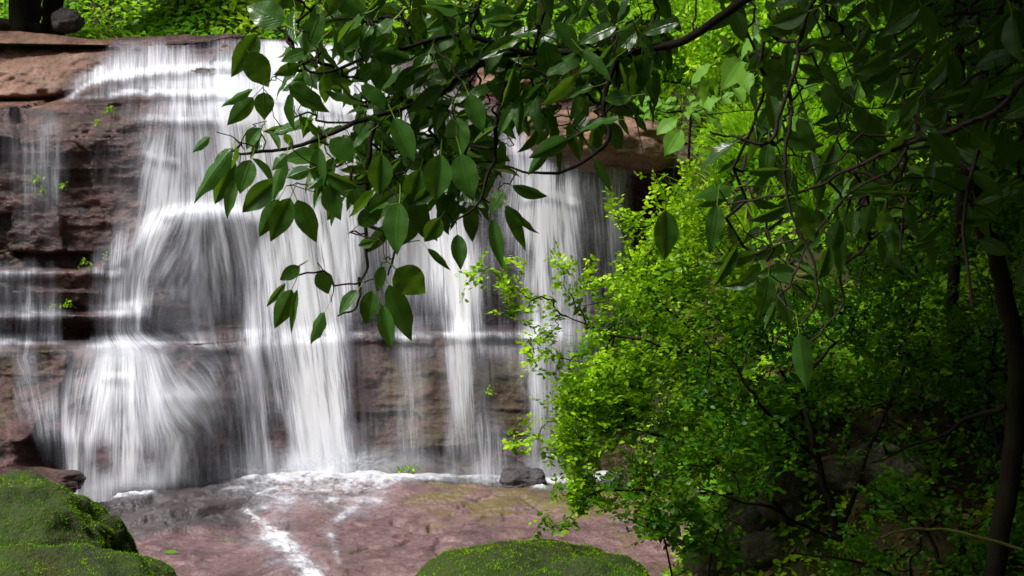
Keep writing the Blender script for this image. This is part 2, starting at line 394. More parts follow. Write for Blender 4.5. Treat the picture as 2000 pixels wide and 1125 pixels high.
# ------------------------------------------------------------------ the cliff: key lines across its width
CX = np.array([-600, 0, 100, 200, 260, 330, 400, 500, 600, 700, 850, 1000, 1100, 1220, 1300, 1500], float)
LEV = [  # (photo row, depth) along CX, from the lip down to the foot
 ([ 50,  62,  66,  80,  77,  74,  74,  76,  82,  92, 110, 128, 150, 225, 260, 300], [16.6,16.5,16.4,16.3,16.2,16.2,16.1,16.0,15.9,15.8,15.7,15.6,15.5,15.0,15.0,15.2]),
 ([ 95, 105, 105, 100, 100,  98,  98, 100, 104, 110, 135, 165, 205, 240, 270, 310], [16.1,16.0,15.9,15.9,15.85,15.8,15.7,15.6,15.6,15.5,15.4,15.2,15.0,14.5,14.8,15.1]),
 ([188, 190, 188, 150, 142, 136, 132, 132, 135, 145, 170, 222, 235, 262, 290, 330], [15.7,15.6,15.6,15.6,15.6,15.5,15.4,15.3,15.3,15.3,15.1,14.7,14.4,14.2,14.7,15.1]),
 ([200, 201, 199, 158, 150, 146, 145, 146, 150, 158, 190, 238, 250, 280, 310, 345], [16.0,15.9,15.8,15.4,15.2,15.2,15.1,15.1,15.1,15.1,15.0,14.5,14.2,14.1,14.7,15.0]),
 ([207, 207, 203, 180, 182, 180, 176, 176, 180, 186, 225, 300, 315, 322, 335, 360], [15.3,15.2,15.2,15.2,15.0,14.95,14.9,14.9,14.9,14.9,14.8,14.2,14.0,14.1,14.7,15.0]),
 ([216, 212, 206, 196, 192, 190, 186, 190, 195, 205, 260, 318, 335, 338, 350, 380], [14.8,14.75,14.8,14.8,14.8,14.75,14.7,14.7,14.7,14.7,14.6,14.3,14.25,14.4,14.8,15.0]),
 ([262, 262, 255, 250, 240, 235, 230, 240, 250, 260, 300, 345, 360, 365, 380, 420], [14.6,14.55,14.6,14.6,14.6,14.5,14.5,14.5,14.5,14.5,14.5,14.7,14.75,14.9,15.0,15.0]),
 ([515, 520, 521, 515, 450, 408, 404, 410, 430, 450, 460, 460, 460, 470, 480, 500], [14.65,14.6,14.6,14.6,14.55,14.4,14.4,14.35,14.4,14.5,14.6,14.7,14.75,14.8,15.0,14.9]),
 ([528, 532, 531, 527, 462, 418, 414, 424, 445, 465, 475, 475, 475, 485, 495, 510], [14.1,14.1,14.1,14.15,14.3,14.05,14.05,14.3,14.38,14.48,14.6,14.7,14.75,14.8,14.9,14.8]),
 ([600, 606, 607, 606, 600, 560, 560, 570, 580, 590, 600, 600, 600, 600, 600, 600], [14.35,14.3,14.35,14.3,14.3,14.3,14.35,14.3,14.3,14.4,14.6,14.7,14.7,14.8,14.8,14.7]),
 ([614, 616, 617, 616, 610, 572, 572, 585, 595, 600, 612, 612, 612, 612, 612, 612], [13.9,13.9,13.95,14.0,14.0,14.3,14.35,14.3,14.3,14.4,14.6,14.7,14.7,14.8,14.8,14.7]),
 ([658, 660, 662, 664, 665, 665, 662, 656, 648, 640, 634, 634, 640, 650, 650, 650], [14.25,14.25,14.25,14.3,14.3,14.4,14.4,14.3,14.3,14.4,14.6,14.7,14.6,14.7,14.7,14.5]),
 ([674, 676, 680, 682, 680, 676, 672, 664, 656, 650, 646, 646, 652, 662, 662, 662], [13.3,13.35,13.4,13.45,13.4,13.5,13.7,13.9,13.9,13.8,13.8,13.9,13.9,14.2,14.5,14.3]),
 ([780, 782, 780, 782, 780, 780, 780, 780, 780, 780, 780, 780, 780, 780, 780, 780], [13.0,13.1,13.2,13.2,13.1,13.1,13.3,13.75,13.8,13.65,13.6,13.65,13.7,14.1,14.2,14.1]),
 ([860, 858, 856, 868, 872, 870, 868, 868, 868, 868, 868, 868, 868, 868, 868, 868], [12.6,12.7,12.9,13.0,12.9,12.9,13.2,13.6,13.7,13.55,13.5,13.5,13.6,14.0,14.0,14.0]),
 ([955, 955, 960, 965, 960, 955, 950, 945, 945, 945, 945, 945, 945, 945, 945, 945], [12.6,12.7,12.9,13.0,12.8,12.8,13.1,13.5,13.6,13.5,13.45,13.4,13.5,13.9,13.9,13.9]),
 ([1100]*16, [12.5,12.6,12.8,12.9,12.8,12.8,13.1,13.5,13.6,13.5,13.45,13.4,13.5,13.9,13.9,13.9]),
]
LP = np.array([l[0] for l in LEV], float); LY = np.array([l[1] for l in LEV], float)

def cliff_profile(px):
    sm = lambda T: sum(np.interp(px+o, CX, T)*w_ for o, w_ in ((-60, .08), (-40, .13), (-20, .18), (0, .22), (20, .18), (40, .13), (60, .08)))
    return np.stack([sm(LP[k]) for k in range(len(LEV))]), np.stack([sm(LY[k]) for k in range(len(LEV))])

def cliff_depth(px, py):
    """depth of the undisturbed rock at photo position (px 1-D columns, py 2-D rows x columns)"""
    lp, ly = cliff_profile(px)
    out = np.empty(py.shape)
    for j in range(len(px)): out[:, j] = np.interp(py[:, j], lp[:, j], ly[:, j])
    return out

def strata(x, z, seed=0):
    """bedding: layers of uneven thickness that stand out by uneven amounts"""
    zz = z + 0.05*fbm(x*0.7, z*0.6, 0, 3, seed+1) + 0.04*x*0.15
    k = zz*5.2 + 0.8*fbm(0.3*x, zz*2.0, 3.0, 2, seed+2)
    f = np.floor(k); t = k-f
    a = vn(f*1.0+0.5, x*0.9, 0.5, seed+3); b = vn(f*1.0+1.5, x*0.9, 0.5, seed+3)
    return (a+(b-a)*sstep(0.88, 1.0, t))-0.5

def build_cliff():
    px = np.arange(-560, 1461, 3.0)
    px = px + 0
    lp, ly = cliff_profile(px)
    cnt = [14, 32, 8, 10, 8, 20, 90, 14, 28, 10, 20, 22, 44, 34, 32, 14]
    rows_p, rows_y = [], []
    for k, c in enumerate(cnt):
        for t in np.arange(c)/c:
            tt = t
            rows_p.append(lp[k]+(lp[k+1]-lp[k])*tt); rows_y.append(ly[k]+(ly[k+1]-ly[k])*tt)
    rows_p.append(lp[-1]); rows_y.append(ly[-1])
    RP, RY = np.array(rows_p), np.array(rows_y)
    # soften the key lines
    for _ in range(2):
        RY[1:-1] = 0.25*RY[:-2]+0.5*RY[1:-1]+0.25*RY[2:]
    W = P(px[None, :]+0*RP, RP, RY)
    # the flat behind the lip
    back = []
    for dy, dz in ((5.0, 0.4), (2.5, -0.15), (1.0, -0.12), (0.4, -0.05)):
        b = W[0].copy(); b[:, 1] += dy; b[:, 2] += dz; back.append(b)
    W = np.concatenate([np.array(back), W], 0)
    X, Y, Z = W[..., 0], W[..., 1], W[..., 2]
    pxg = np.broadcast_to(px[None], X.shape)
    big = fbm(X*0.9, Z*1.1, Y*0.5, 4, 21)
    amp = np.ones_like(X)*1.0
    # smooth sandstone dome at the upper left; smooth water-worn foot
    dome = sstep(230, 120, pxg)*sstep(3.9, 4.1, Z)
    st = strata(X, Z, 40)*0.36
    lower = sstep(1.35, 1.1, Z)
    st = st*(1-0.97*dome)*(1-0.55*lower)
    st = st+dome*(0.10*fbm(X*1.5+Z, Z*4-X*1.2, 0, 4, 58)+0.05*np.abs(fbm(X*4, Z*9-X*2, 0, 3, 59)))
    diag = strata(X*0.7+Z*0.4, Z*0.8-X*0.45, 71)*0.26*lower*sstep(420, 250, pxg)
    fine = fbm(X*6, Z*10, Y*6, 4, 33)*0.05
    d = -(big*0.13+st+diag+fine)
    bl = vn(np.floor(X*1.7+0.9*fbm(X*0.6, Z*1.5, 0, 3, 53)+0.35*Z), np.floor(Z*2.6+0.5*fbm(X*0.8, Z*0.5, 0, 3, 54)), 0, 51)
    blocks = (bl-0.5)*0.25*(1-dome)*(1-0.5*lower)
    d = d-blocks
    d[:2] = 0
    Y2 = Y+d
    # hollow behind the small dark cave at the lower left
    cave = np.exp(-(((pxg-95)/48)**2+((RPfull(RP, 4)-888)/34)**2)**2)
    Y2 = Y2+cave*0.55
    Z2 = Z+fbm(X*2, Y*2, Z*2, 3, 77)*0.03*(1-0.5*dome)
    V = np.stack([X, Y2, Z2], -1).reshape(-1, 3)
    lich = (sstep(650, 760, pxg)*lower*1.0+0.3*vn(X*2, Z*2, 0, 8)).ravel()
    # brown dome is the same cliff but its own weathered stone: a part of the cliff mesh kept as own object below
    f = grid_faces(*X.shape)
    py_ = RPfull(RP, 4)
    bx = np.interp(py_, [75, 125, 148, 180, 205], [225, 200, 165, 130, 110])
    brown = (sstep(40, -70, pxg-bx+60*fbm(X*2, Z*2, 0, 4, 5))*sstep(216, 204, py_+10*fbm(X*3, 0, 0, 3, 6))).ravel()
    o = mesh_obj("cliff", V, f, M['cliff'], None, {"lich": lich, "brown": brown})
    o["kind"] = "structure"
    return o

def RPfull(RP, n):
    return np.concatenate([np.repeat(RP[:1], n, 0)-np.array([40, 30, 20, 10])[:n, None], RP], 0)

cliff = build_cliff()

# ------------------------------------------------------------------ the water: how much flows where (photo columns 0..1250 every 50, rows below)
DR = [75, 100, 150, 175, 200, 250, 300, 350, 400, 450, 500, 550, 600, 650, 680, 700, 750, 800, 850, 900, 940, 980]
DT = """
0 0 0 0 2 3 3 3 2 4 6 6 6 5 3 1 0 0 0 0 0 0 0 0 0 0
0 0 0 0 2 4 5 4 2 4 8 9 8 7 4 2 1 0 0 0 0 0 0 0 0 0
0 0 0 4 8 8 8 8 8 9 9 9 9 8 7 5 3 2 1 0 0 0 0 0 0 0
0 0 1 3 5 5 5 6 7 9 9 9 9 8 7 6 4 3 2 1 0 0 0 0 0 0
1 2 1 1 1 2 3 7 7 9 9 9 9 9 8 7 6 5 3 2 1 1 0 0 0 0
2 2 3 1 1 2 4 5 5 8 9 9 9 9 8 7 7 6 4 2 4 3 2 1 0 0
2 4 4 1 2 2 7 5 5 7 9 9 9 9 8 8 8 7 4 2 5 5 3 2 4 0
2 3 4 1 2 2 7 5 5 8 9 9 9 9 9 8 8 8 4 2 6 8 6 4 6 1
1 2 3 1 1 3 7 6 8 8 9 9 9 9 7 8 8 8 4 2 6 9 8 4 6 1
1 2 2 1 1 4 7 5 6 7 8 9 9 8 6 8 8 9 6 3 5 9 7 4 6 1
1 1 1 1 2 6 6 5 6 6 7 9 9 8 6 6 8 9 8 5 3 8 6 3 5 1
4 3 2 0 4 7 4 4 6 5 6 8 9 8 5 6 6 8 9 5 2 8 6 3 4 1
3 4 3 1 3 7 4 3 5 4 6 7 9 8 4 4 4 5 9 4 1 7 6 4 3 1
2 2 3 0 2 6 3 3 4 3 6 6 8 8 2 2 4 2 8 3 2 6 6 4 2 1
5 3 1 1 5 8 4 2 4 3 6 6 8 8 2 2 5 3 8 5 4 6 6 4 2 1
0 4 1 2 6 9 6 3 4 4 5 6 8 8 2 2 4 2 8 3 3 6 5 3 1 0
0 4 2 5 7 7 6 4 5 4 5 5 9 8 2 2 4 2 7 2 1 6 4 2 0 0
0 3 5 4 6 6 6 9 6 4 5 4 9 9 2 2 4 2 7 3 1 6 3 1 0 0
1 1 4 7 5 7 5 7 4 3 5 2 8 9 2 2 4 2 5 5 1 5 3 1 0 0
2 0 2 9 2 8 3 7 3 4 6 5 9 9 3 2 4 3 3 6 2 5 3 1 0 0
0 0 0 9 6 6 5 5 3 4 5 5 8 8 4 2 2 2 3 6 3 4 2 1 0 0
0 0 0 8 6 0 0 0 0 0 0 0 0 0 0 0 0 0 0 0 0 0 0 0 0 0
"""
DG = np.array([[int(c) for c in r.split()] for r in DT.strip().splitlines()], float)/9.0
def dens_at(px, py):
    gx = np.clip(px/50.0, 0, 24.999); gy = np.interp(py, DR, np.arange(len(DR))); gy = np.clip(gy, 0, len(DR)-1.001)
    ix, iy = np.floor(gx).astype(int), np.floor(gy).astype(int); tx, ty = gx-ix, gy-iy
    tx = tx*tx*(3-2*tx)
    a = DG[iy, ix]*(1-tx)+DG[iy, ix+1]*tx; b = DG[iy+1, ix]*(1-tx)+DG[iy+1, ix+1]*tx
    d = a*(1-ty)+b*ty
    return d*np.where(px < -150, 0, 1)

def stream_u(px, py):
    """which thread of the stream passes here: threads lean and fan out below ledges"""
    u = px.copy()
    lean = np.exp(-((px-610)/130)**2)
    u = u-lean*0.16*(py-500)
    u = u-np.exp(-((px-920)/90)**2)*0.08*(py-400)
    u = u+np.exp(-((px-265)/70)**2)*0.10*(py-250)*sstep(230, 300, py)*sstep(690, 640, py)
    def fan(u, cx, y0, wid, k, ylen):
        t = np.clip((py-y0)/ylen, 0, 1)*np.exp(-((px-cx)/wid)**2)
        return u+(cx-px)*(1-1/(1+k*t))
    u = fan(u, 245, 672, 150, 1.1, 180)
    u = fan(u, 395, 405, 90, 0.8, 140)
    u = fan(u, 1060, 370, 90, 0.8, 200)
    u = fan(u, 350, 190, 120, 0.5, 160)
    u = u+np.where((px < 160) & (py > 700), (py-700)*-0.5, 0)*sstep(160, 60, px)
    return u

LEDGES = [[(130,190),(180,155),(260,143),(340,131),(440,126),(560,128)], [(105,198),(200,187),(260,181),(330,178),(440,180),(560,186)], [(250,232),(330,228),(420,232),(500,236)], [(320,418),(380,404),(440,405),(480,412)],
          [(0,667),(60,668),(200,673),(300,669),(420,674),(470,670)], [(0,531),(60,529),(240,531)], [(-20,614),(60,613),(210,612)], [(310,776),(350,768),(400,771)], [(690,652),(800,656),(960,650),(1050,656)],
          [(200,733),(250,728)], [(1020,382),(1080,376),(1130,392)], [(210,610),(290,612)], [(280,300),(350,312)], [(560,205),(700,215),(830,250)]]
def ledge_mod(d, PX, PY, seed):
    for k, L in enumerate(LEDGES):
        A = 1.0 if k < 2 else (0.25 if k == 7 else 0.45 if k in (2, 6, 9, 11, 12) else 0.7)
        L = np.array(L, float); yl = np.interp(PX, L[:, 0], L[:, 1]); win = sstep(L[0, 0]-12, L[0, 0]+12, PX)*sstep(L[-1, 0]+12, L[-1, 0]-12, PX)
        dy = PY-yl-5*fbm(PX/24, k*3.3, 0, 3, 60+k)
        d = d*(1-win*A*0.42*np.exp(-((dy-16)/10)**2)*(0.6+0.8*vn(PX/17, 0.5, k, seed)))
        d = d+win*A*0.42*np.exp(-(dy/np.where(dy < 0, 3.5, 6.5))**2)*np.clip(d*3, 0, 1)*(0.5+vn(PX/22, 1.5, k, seed+1))
    return d
water = empty("water"); water["kind"] = "structure"
def water_sheet(nm, mat, off, gain, seed, densf=None, x0=-120, x1=1240, y0=70, y1=985, dx=3.0, dy=6.0, smoothfall=True, lump=0.03):
    px = np.arange(x0, x1, dx); py = np.arange(y0, y1, dy)
    PX, PY = np.meshgrid(px, py)
    lp, ly = cliff_profile(px)
    PYc = np.maximum(PY, lp[0][None, :]-2)            # starts at the lip
    D = cliff_depth(px, PYc)
    if smoothfall: D = np.minimum.accumulate(D, 0)
    sk = np.hanning(27); sk /= sk.sum(); D = np.stack([np.convolve(np.pad(row, 13, mode='edge'), sk, 'valid') for row in D])
    if smoothfall:                                   # the main jets leave the rock and fall free
        i0, i1 = np.searchsorted(py, 215), np.searchsorted(py, 925)
        t = np.clip((py-215)/(925-215), 0, 1)[:, None]; t = t**1.4
        Dl = D[i0][None]*(1-t)+D[i1][None]*t-0.05*np.sin(t*np.pi)
        fm = (sstep(470, 540, px)*sstep(740, 690, px)+sstep(840, 870, px)*sstep(970, 940, px)*sstep(0, 1, t*3))
        fm = fm*sstep(205, 300, PY)
        D = D*(1-fm)+np.minimum(Dl, D)*fm
    k = 3
    for _ in range(k): D[1:-1] = 0.25*D[:-2]+0.5*D[1:-1]+0.25*D[2:]
    wx = stream_u(PX, PY)
    d = dens_at(PX+12*fbm(PX/40, PY/90, seed, 3, seed), PY+14*fbm(PX/70, PY/60, seed, 2, seed+3))
    d = d + (fbm(wx/26, PY/260, seed*1.0, 3, seed+9))*0.16*sstep(0.05, 0.3, d)
    d = ledge_mod(d, PX, PY, seed)
    d = d*gain*sstep(-6, 6, PY-lp[0][None, :])
    d = np.maximum(d-0.13, 0)*1.15
    bx = np.interp(PY, [75, 125, 148, 180, 205], [222, 196, 158, 122, 104])+16*fbm(PX/30, PY/14, seed, 3, 64)
    dom = sstep(10, -14, PX-bx)*sstep(212, 200, PY); d = d*(1-dom)
    if densf is not None: d = densf(PX, PY)
    Y = D-off-lump*fbm(wx/22, PY/240, seed, 3, seed+20)-0.03*np.abs(fbm(PX/60, PY/200, seed, 3, seed+22))
    W = P(PX, PYc, Y)
    keep = np.maximum.reduce([d[:-1, :-1], d[1:, :-1], d[:-1, 1:], d[1:, 1:]]) > 0.035
    keep &= (PYc[1:, :-1]-PYc[:-1, :-1]) > 0.5
    f = grid_faces(*PX.shape, keep=keep)
    uv = np.stack([wx, PY], -1).reshape(-1, 2)
    V, f, (dd, uu) = compact(W.reshape(-1, 3), f, [np.clip(d, 0, 1).ravel(), uv])
    return mesh_obj(nm, V, f, mat, water, {"dens": dd}, uu)
water_sheet("water_film", M['water_film'], 0.20, 0.85, 1, smoothfall=False, lump=0.02)
water_sheet("falling_water", M['water_sheet'], 0.29, 1.0, 2)
def mist(PX, PY):
    d = 0*PX
    for (cx, cy_, a, b, v) in ((640, 915, 150, 34, .62), (540, 930, 90, 22, .4), (240, 940, 120, 26, .28), (190, 960, 50, 24, .4), (900, 925, 60, 18, .3), (1010, 928, 60, 16, .3), (1090, 920, 60, 26, .4),
                               (240, 690, 90, 22, .45), (400, 420, 70, 16, .35), (640, 865, 60, 40, .25), (320, 800, 120, 60, .22), (500, 160, 180, 40, .3)):
        d = np.maximum(d, v*np.exp(-(((PX-cx)/a)**2+((PY-cy_)/b)**2)))
    return np.clip(d*(0.75+0.6*fbm(PX/45, PY/22, 0, 4, 77)), 0, 1)
water_sheet("mist", M['mist'], 0.34, 1.0, 3, mist)

# ------------------------------------------------------------------ riverbed: the slab in front of the fall
CRACKS = [([(600,958),(700,966),(745,955),(840,962),(905,970),(1060,970),(1110,975)], 7, .05), ([(640,975),(690,972),(740,962)], 5, .03), ([(770,1012),(812,1028),(838,1030),(842,1022)], 7, .05), ([(560,1052),(590,1068),(612,1082),(650,1125)], 9, .07),
          ([(230,992),(300,978),(380,972),(440,960),(520,948)], 6, .05), ([(330,1004),(400,990),(470,975),(535,958)], 5, .04), ([(330,1082),(350,1076),(372,1074)], 4, .03), ([(860,1050),(850,1070),(870,1100)], 8, .03), ([(780,1060),(800,1048),(850,1040)], 6, .025),
          ([(400,1065),(412,1067)], 6, .03), ([(900,1000),(960,985),(1020,990),(1060,1010)], 5, .03), ([(430,1055),(450,1048)], 4, .02), ([(690,1075),(720,1066),(745,1068)], 4, .025)]
def bed_z(X, Y):
    px = X/Y*F+1000
    z = 0.10-0.055*(13-Y)
    py = 562.5-(z-CZ)*F/Y
    z = z-0.5*sstep(8.6, 6.0, Y)
    # far edge of the slab: behind it lies the pool at the foot of the fall
    edge = np.interp(px, [100, 190, 400, 530, 600, 760, 1000, 1150], [12.15, 12.35, 12.75, 13.2, 13.6, 13.0, 12.65, 12.5])
    z = z-sstep(0.0, 0.14, Y-edge-0.08*fbm(px/30, 0.5, 0, 3, 88))*(0.16+0.14*sstep(480, 250, px))
    r = np.exp(-((Y-edge+0.45)/0.5)**2)*sstep(660, 800, px)*0.10
    # layered dark corner on the left: three low steps
    w0 = sstep(560, 470, px+20*fbm(X*3, Y*3, 0, 3, 80))
    q = Y-edge+0.10*fbm(X*2.2, Y*2.2, 0, 4, 81)
    sh = -0.125*w0-0.05*sstep(330, 190, px)*w0+w0*(0.035*sstep(-1.10, -1.05, q)+0.05*sstep(-0.72, -0.68, q)+0.04*sstep(-0.34, -0.31, q))
    cx = 470+(12.0-Y)*62
    run = -np.exp(-((px-cx)/26)**2)*0.05*sstep(12.6, 11.8, Y)
    z = z+r+sh+run+fbm(X*0.7, Y*0.7, 0, 3, 91)*0.07+fbm(X*3, Y*3, 0, 4, 92)*0.030+fbm(X*11, Y*8, 0, 4, 93)*0.008
    tr = fbm(X*1.1+Y*0.5, Y*2.6-X*0.3, 0, 3, 97)*3; t = tr-np.floor(tr); z = z+0.018*(np.floor(tr)*0+sstep(0.0, 0.9, t)-sstep(0.9, 1.0, t))   # thin flaking layers
    for pts, wd, dp in CRACKS:
        D = np.full(px.shape, 1e9); pw = px+3*fbm(X*9, Y*9, 0, 2, 98)
        for (a, b) in zip(pts[:-1], pts[1:]):
            vx, vy = b[0]-a[0], b[1]-a[1]; t = np.clip(((pw-a[0])*vx+(py-a[1])*vy)/(vx*vx+vy*vy), 0, 1)
            D = np.minimum(D, np.hypot(pw-a[0]-vx*t, (py-a[1]-vy*t)*2.2))
        z = z-dp*np.exp(-(D/wd)**2)
    return z-0.3*sstep(1.4, 2.6, X)
def build_bed():
    ys = 5.0*(15.0/5.0)**np.linspace(0, 1, 560); xs = np.linspace(-0.50, 0.35, 900)
    S, Yg = np.meshgrid(xs, ys); X = S*Yg
    z = bed_z(X, Yg)
    px = S*F+1000
    edge = np.interp(px, [100, 190, 400, 530, 600, 760, 1000, 1150], [12.15, 12.35, 12.75, 13.2, 13.6, 13.0, 12.65, 12.5])
    lich = sstep(740, 850, px)*sstep(11.0, 11.8, Yg)+0.5*sstep(1000, 1150, px)
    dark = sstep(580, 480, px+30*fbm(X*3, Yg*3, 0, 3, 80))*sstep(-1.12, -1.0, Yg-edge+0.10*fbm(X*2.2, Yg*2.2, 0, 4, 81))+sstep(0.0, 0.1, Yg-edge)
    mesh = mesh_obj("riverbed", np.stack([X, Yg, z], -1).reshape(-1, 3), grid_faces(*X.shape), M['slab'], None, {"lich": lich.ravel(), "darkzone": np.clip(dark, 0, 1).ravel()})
    tag(mesh, kind="structure")
build_bed()

# dark wet shelf lying on the slab at the foot of the fall
def rock_obj(name, cpx, cpy, Y, rx, ry, rz, mat, seed, rough=0.18, flat=1.0, rotz=0.0, tilt=0.0, parent=None, n=64, box=2.6, down=1.0):
    """a stone: superellipsoid with fractured noise; cpx, cpy its centre, radii in metres"""
    th = np.linspace(0, np.pi, n); ph = np.linspace(0, 2*np.pi, 2*n, endpoint=False)
    T, H = np.meshgrid(th, ph, indexing='ij')
    d = np.stack([np.sin(T)*np.cos(H), np.sin(T)*np.sin(H), np.cos(T)], -1)
    k = (np.abs(d)**box).sum(-1)**(-1/box)
    r = k*(1+rough*fbm(d[..., 0]*1.6, d[..., 1]*1.6, d[..., 2]*1.6+seed, 4, seed)+0.10*rough*5*(vn(d[..., 0]*3, d[..., 1]*3, d[..., 2]*3+seed, seed+4)-0.5)
           +0.03*fbm(d[..., 0]*9, d[..., 1]*9, d[..., 2]*9, 3, seed+9))
    v = d*r[..., None]*np.array([rx, ry, rz])
    v[..., 2] = np.where(v[..., 2] < 0, v[..., 2]*down, v[..., 2])
    ct, s_ = math.cos(tilt), math.sin(tilt)
    v = np.stack([v[..., 0]*ct-v[..., 2]*s_, v[..., 1], v[..., 0]*s_+v[..., 2]*ct], -1)
    cr, sr = math.cos(rotz), math.sin(rotz)
    v = np.stack([v[..., 0]*cr-v[..., 1]*sr, v[..., 0]*sr+v[..., 1]*cr, v[..., 2]], -1)
    c = P(cpx, cpy, Y)
    i = np.arange(n-1)[:, None]*(2*n); j = np.arange(2*n); j2 = (j+1) % (2*n)
    f = np.stack([i+j, i+2*n+j, i+2*n+j2, i+j2], -1).reshape(-1, 4)
    lich = np.zeros(v[..., 0].size)
    base = Vector((float(c[0]), float(c[1]), float(c[2]-rz*down)))
    V = v.reshape(-1, 3)+np.array([0, 0, rz*down])
    o = mesh_obj(name, V, f, mat, parent, {"lich": lich})
    o.location = base
    return o, v.reshape(-1, 3)+c, f

o, _, _ = rock_obj("wet_rock", 1022, 938, 12.75, 0.20, 0.16, 0.11, M['darkrock'], 8, 0.3)
tag(o, "small black wet rock sitting in the foam at the foot of the fall", "rock")
o, _, _ = rock_obj("wet_rock", 20, 945, 12.0, 0.62, 0.4, 0.12, M['cliff'], 12, 0.25)
tag(o, "low purple wet rock behind the mossy boulder at the left edge", "rock")
# cap stone over the right fall
o, _, _ = rock_obj("cap_stone", 1165, 280, 14.25, 0.76, 0.7, 0.27, M['brown'], 15, 0.20, tilt=-0.06, box=3.2)
tag(o, "orange brown overhanging boulder at the top right lip of the fall", "boulder")
o, _, _ = rock_obj("cap_stone", 1030, 165, 15.2, 0.55, 0.5, 0.36, M['brown'], 19, 0.25)
tag(o, "reddish brown block of stone half hidden by leaves above the right fall", "boulder")

# ------------------------------------------------------------------ foam and the little stream on the slab
def bed_water(nm, blobs, seed, mat, off=0.02, ang=0.0, x0=150, x1=1230, Y0=8.2, Y1=13.7):
    ys = np.arange(Y0, Y1, 0.03); xs = np.arange(x0, x1, 4.0)
    PXg, Yg = np.meshgrid(xs, ys); X = (PXg-1000)*Yg/F
    z = np.maximum(bed_z(X, Yg), np.where(Yg > 12.1, np.interp(PXg, [100, 400, 520, 600, 760, 1150], [-.16, -.12, .06, .12, .10, .10]), -9)); PYg = 562.5-(z-CZ)*F/Yg
    d = np.zeros_like(X)
    for (ax, ay, bx, by, wa, wb, v) in blobs:
        ab = np.array([bx-ax, by-ay], float); L2 = (ab**2).sum()+1e-9
        t = np.clip(((PXg-ax)*ab[0]+(PYg-ay)*ab[1])/L2, 0, 1)
        w_ = wa+(wb-wa)*t
        dx_, dy_ = PXg-(ax+ab[0]*t), (PYg-(ay+ab[1]*t))*2.4
        d = np.maximum(d, v*np.exp(-((dx_**2+dy_**2)/w_**2)))
    d = d*(0.75+0.6*fbm(PXg/30, PYg/9, 0, 4, seed)+0.25)
    d = np.clip(d, 0, 1)
    W = np.stack([X, Yg, z+off+0.03*d*vn(PXg/20, PYg/8, 0, seed+1)], -1)
    keep = np.maximum(d[:-1, :-1], d[1:, 1:]) > 0.04
    f = grid_faces(*X.shape, keep=keep)
    uv = np.stack([PXg+ang*PYg, PYg], -1).reshape(-1, 2)
    V, f, (dd, uu) = compact(W.reshape(-1, 3), f, [d.ravel(), uv])
    mesh_obj(nm, V, f, mat, water, {"dens": dd}, uu)
bed_water("foam", [(500, 936, 760, 932, 34, 46, .85), (600, 926, 720, 928, 60, 60, 1.0), (560, 955, 720, 955, 60, 50, .6), (620, 965, 700, 990, 70, 50, .3), (760, 932, 1100, 944, 17, 12, .9),
                   (950, 938, 1000, 940, 20, 24, 1), (640, 985, 745, 985, 35, 22, .55), (180, 972, 290, 968, 12, 14, .9), (480, 960, 560, 985, 40, 30, .5),
                   (1060, 950, 1180, 930, 24, 30, .9)], 61, M['foam'])
bed_water("stream", [(478, 1003, 540, 1052, 12, 34, .85), (540, 1052, 600, 1120, 36, 36, .85), (600, 1120, 680, 1230, 36, 30, .85), (500, 1040, 590, 1140, 70, 90, .22), (560, 980, 480, 1005, 30, 10, .5),
                     (640, 1030, 665, 1110, 12, 6, .35), (700, 985, 640, 1040, 30, 14, .4), (555, 985, 530, 1050, 40, 60, .3)], 65, M['foam'], ang=-0.8)

# spray: short arcs of thrown drops at the foot
def spray():
    A, B, ra, rb = [], [], [], []
    for (cx, cy_, n, sp) in ((680, 905, 150, 1.0), (590, 915, 110, .7), (500, 925, 50, .5), (740, 915, 40, .8), (900, 930, 12, .5), (300, 950, 20, .5), (1000, 935, 16, .5), (190, 960, 16, .5)):
        for _ in range(n):
            x, y = cx+rng.normal(0, 26), cy_+rng.normal(0, 5)
            Y = 13.0+rng.normal(0, 0.1); a = rng.normal(0.5, 0.9); L = rng.uniform(10, 46)*sp
            p = P(x, y, Y); q = P(x+math.sin(a)*L, y-abs(math.cos(a))*L*0.7, Y-0.05)
            m = (p+q)/2+np.array([0, 0, 0.02])
            r = rng.uniform(0.0010, 0.0022)
            A += [p, m]; B += [m, q]; ra += [r, r]; rb += [r, r*0.3]
    V, f = tubes(A, B, ra, rb, 4)
    mesh_obj("spray", V, f, M['water_sheet'], water, {"dens": np.full(len(V), 0.5)}, np.zeros((len(V), 2)))
spray()

# ------------------------------------------------------------------ terrain: hill behind, right bank, ground round the camera
def hill_z(X, Y):
    lipz = np.interp(X, [-12, -3.5, -1.5, 0.3, 1.2, 3, 12], [4.9, 4.75, 4.65, 4.2, 3.6, 3.6, 4.5])
    z = lipz-0.15+np.maximum(Y-16.7, 0)*(0.62-0.5*sstep(-4.0, -5.2, X)*sstep(24, 19, Y))
    return z+fbm(X*0.5, Y*0.5, 0, 4, 101)*0.35*sstep(16.5, 18.5, Y)
def bank_z(X, Y):
    e = 0.95+0.25*np.sin(Y*1.3)+0.05*(Y-8)
    s = sstep(-0.2, 1.0, X-e)
    z = -0.35+s*(0.66+np.maximum(Y-6.8, 0)*0.43+np.maximum(X-e, 0)*0.22)
    return z+fbm(X*0.8, Y*0.8, 0, 4, 111)*0.45*s+fbm(X*2.7, Y*2.7, 0, 3, 113)*0.12*s
xs = np.linspace(-16, 18, 220); ys = np.linspace(15.9, 60, 200)
Xg, Yg = np.meshgrid(xs, ys)
tag(mesh_obj("hillside", np.stack([Xg, Yg, hill_z(Xg, Yg)], -1).reshape(-1, 3), grid_faces(*Xg.shape), M['hill']), kind="structure")
xs = np.linspace(0.2, 14, 220); ys = np.linspace(3.5, 18, 240)
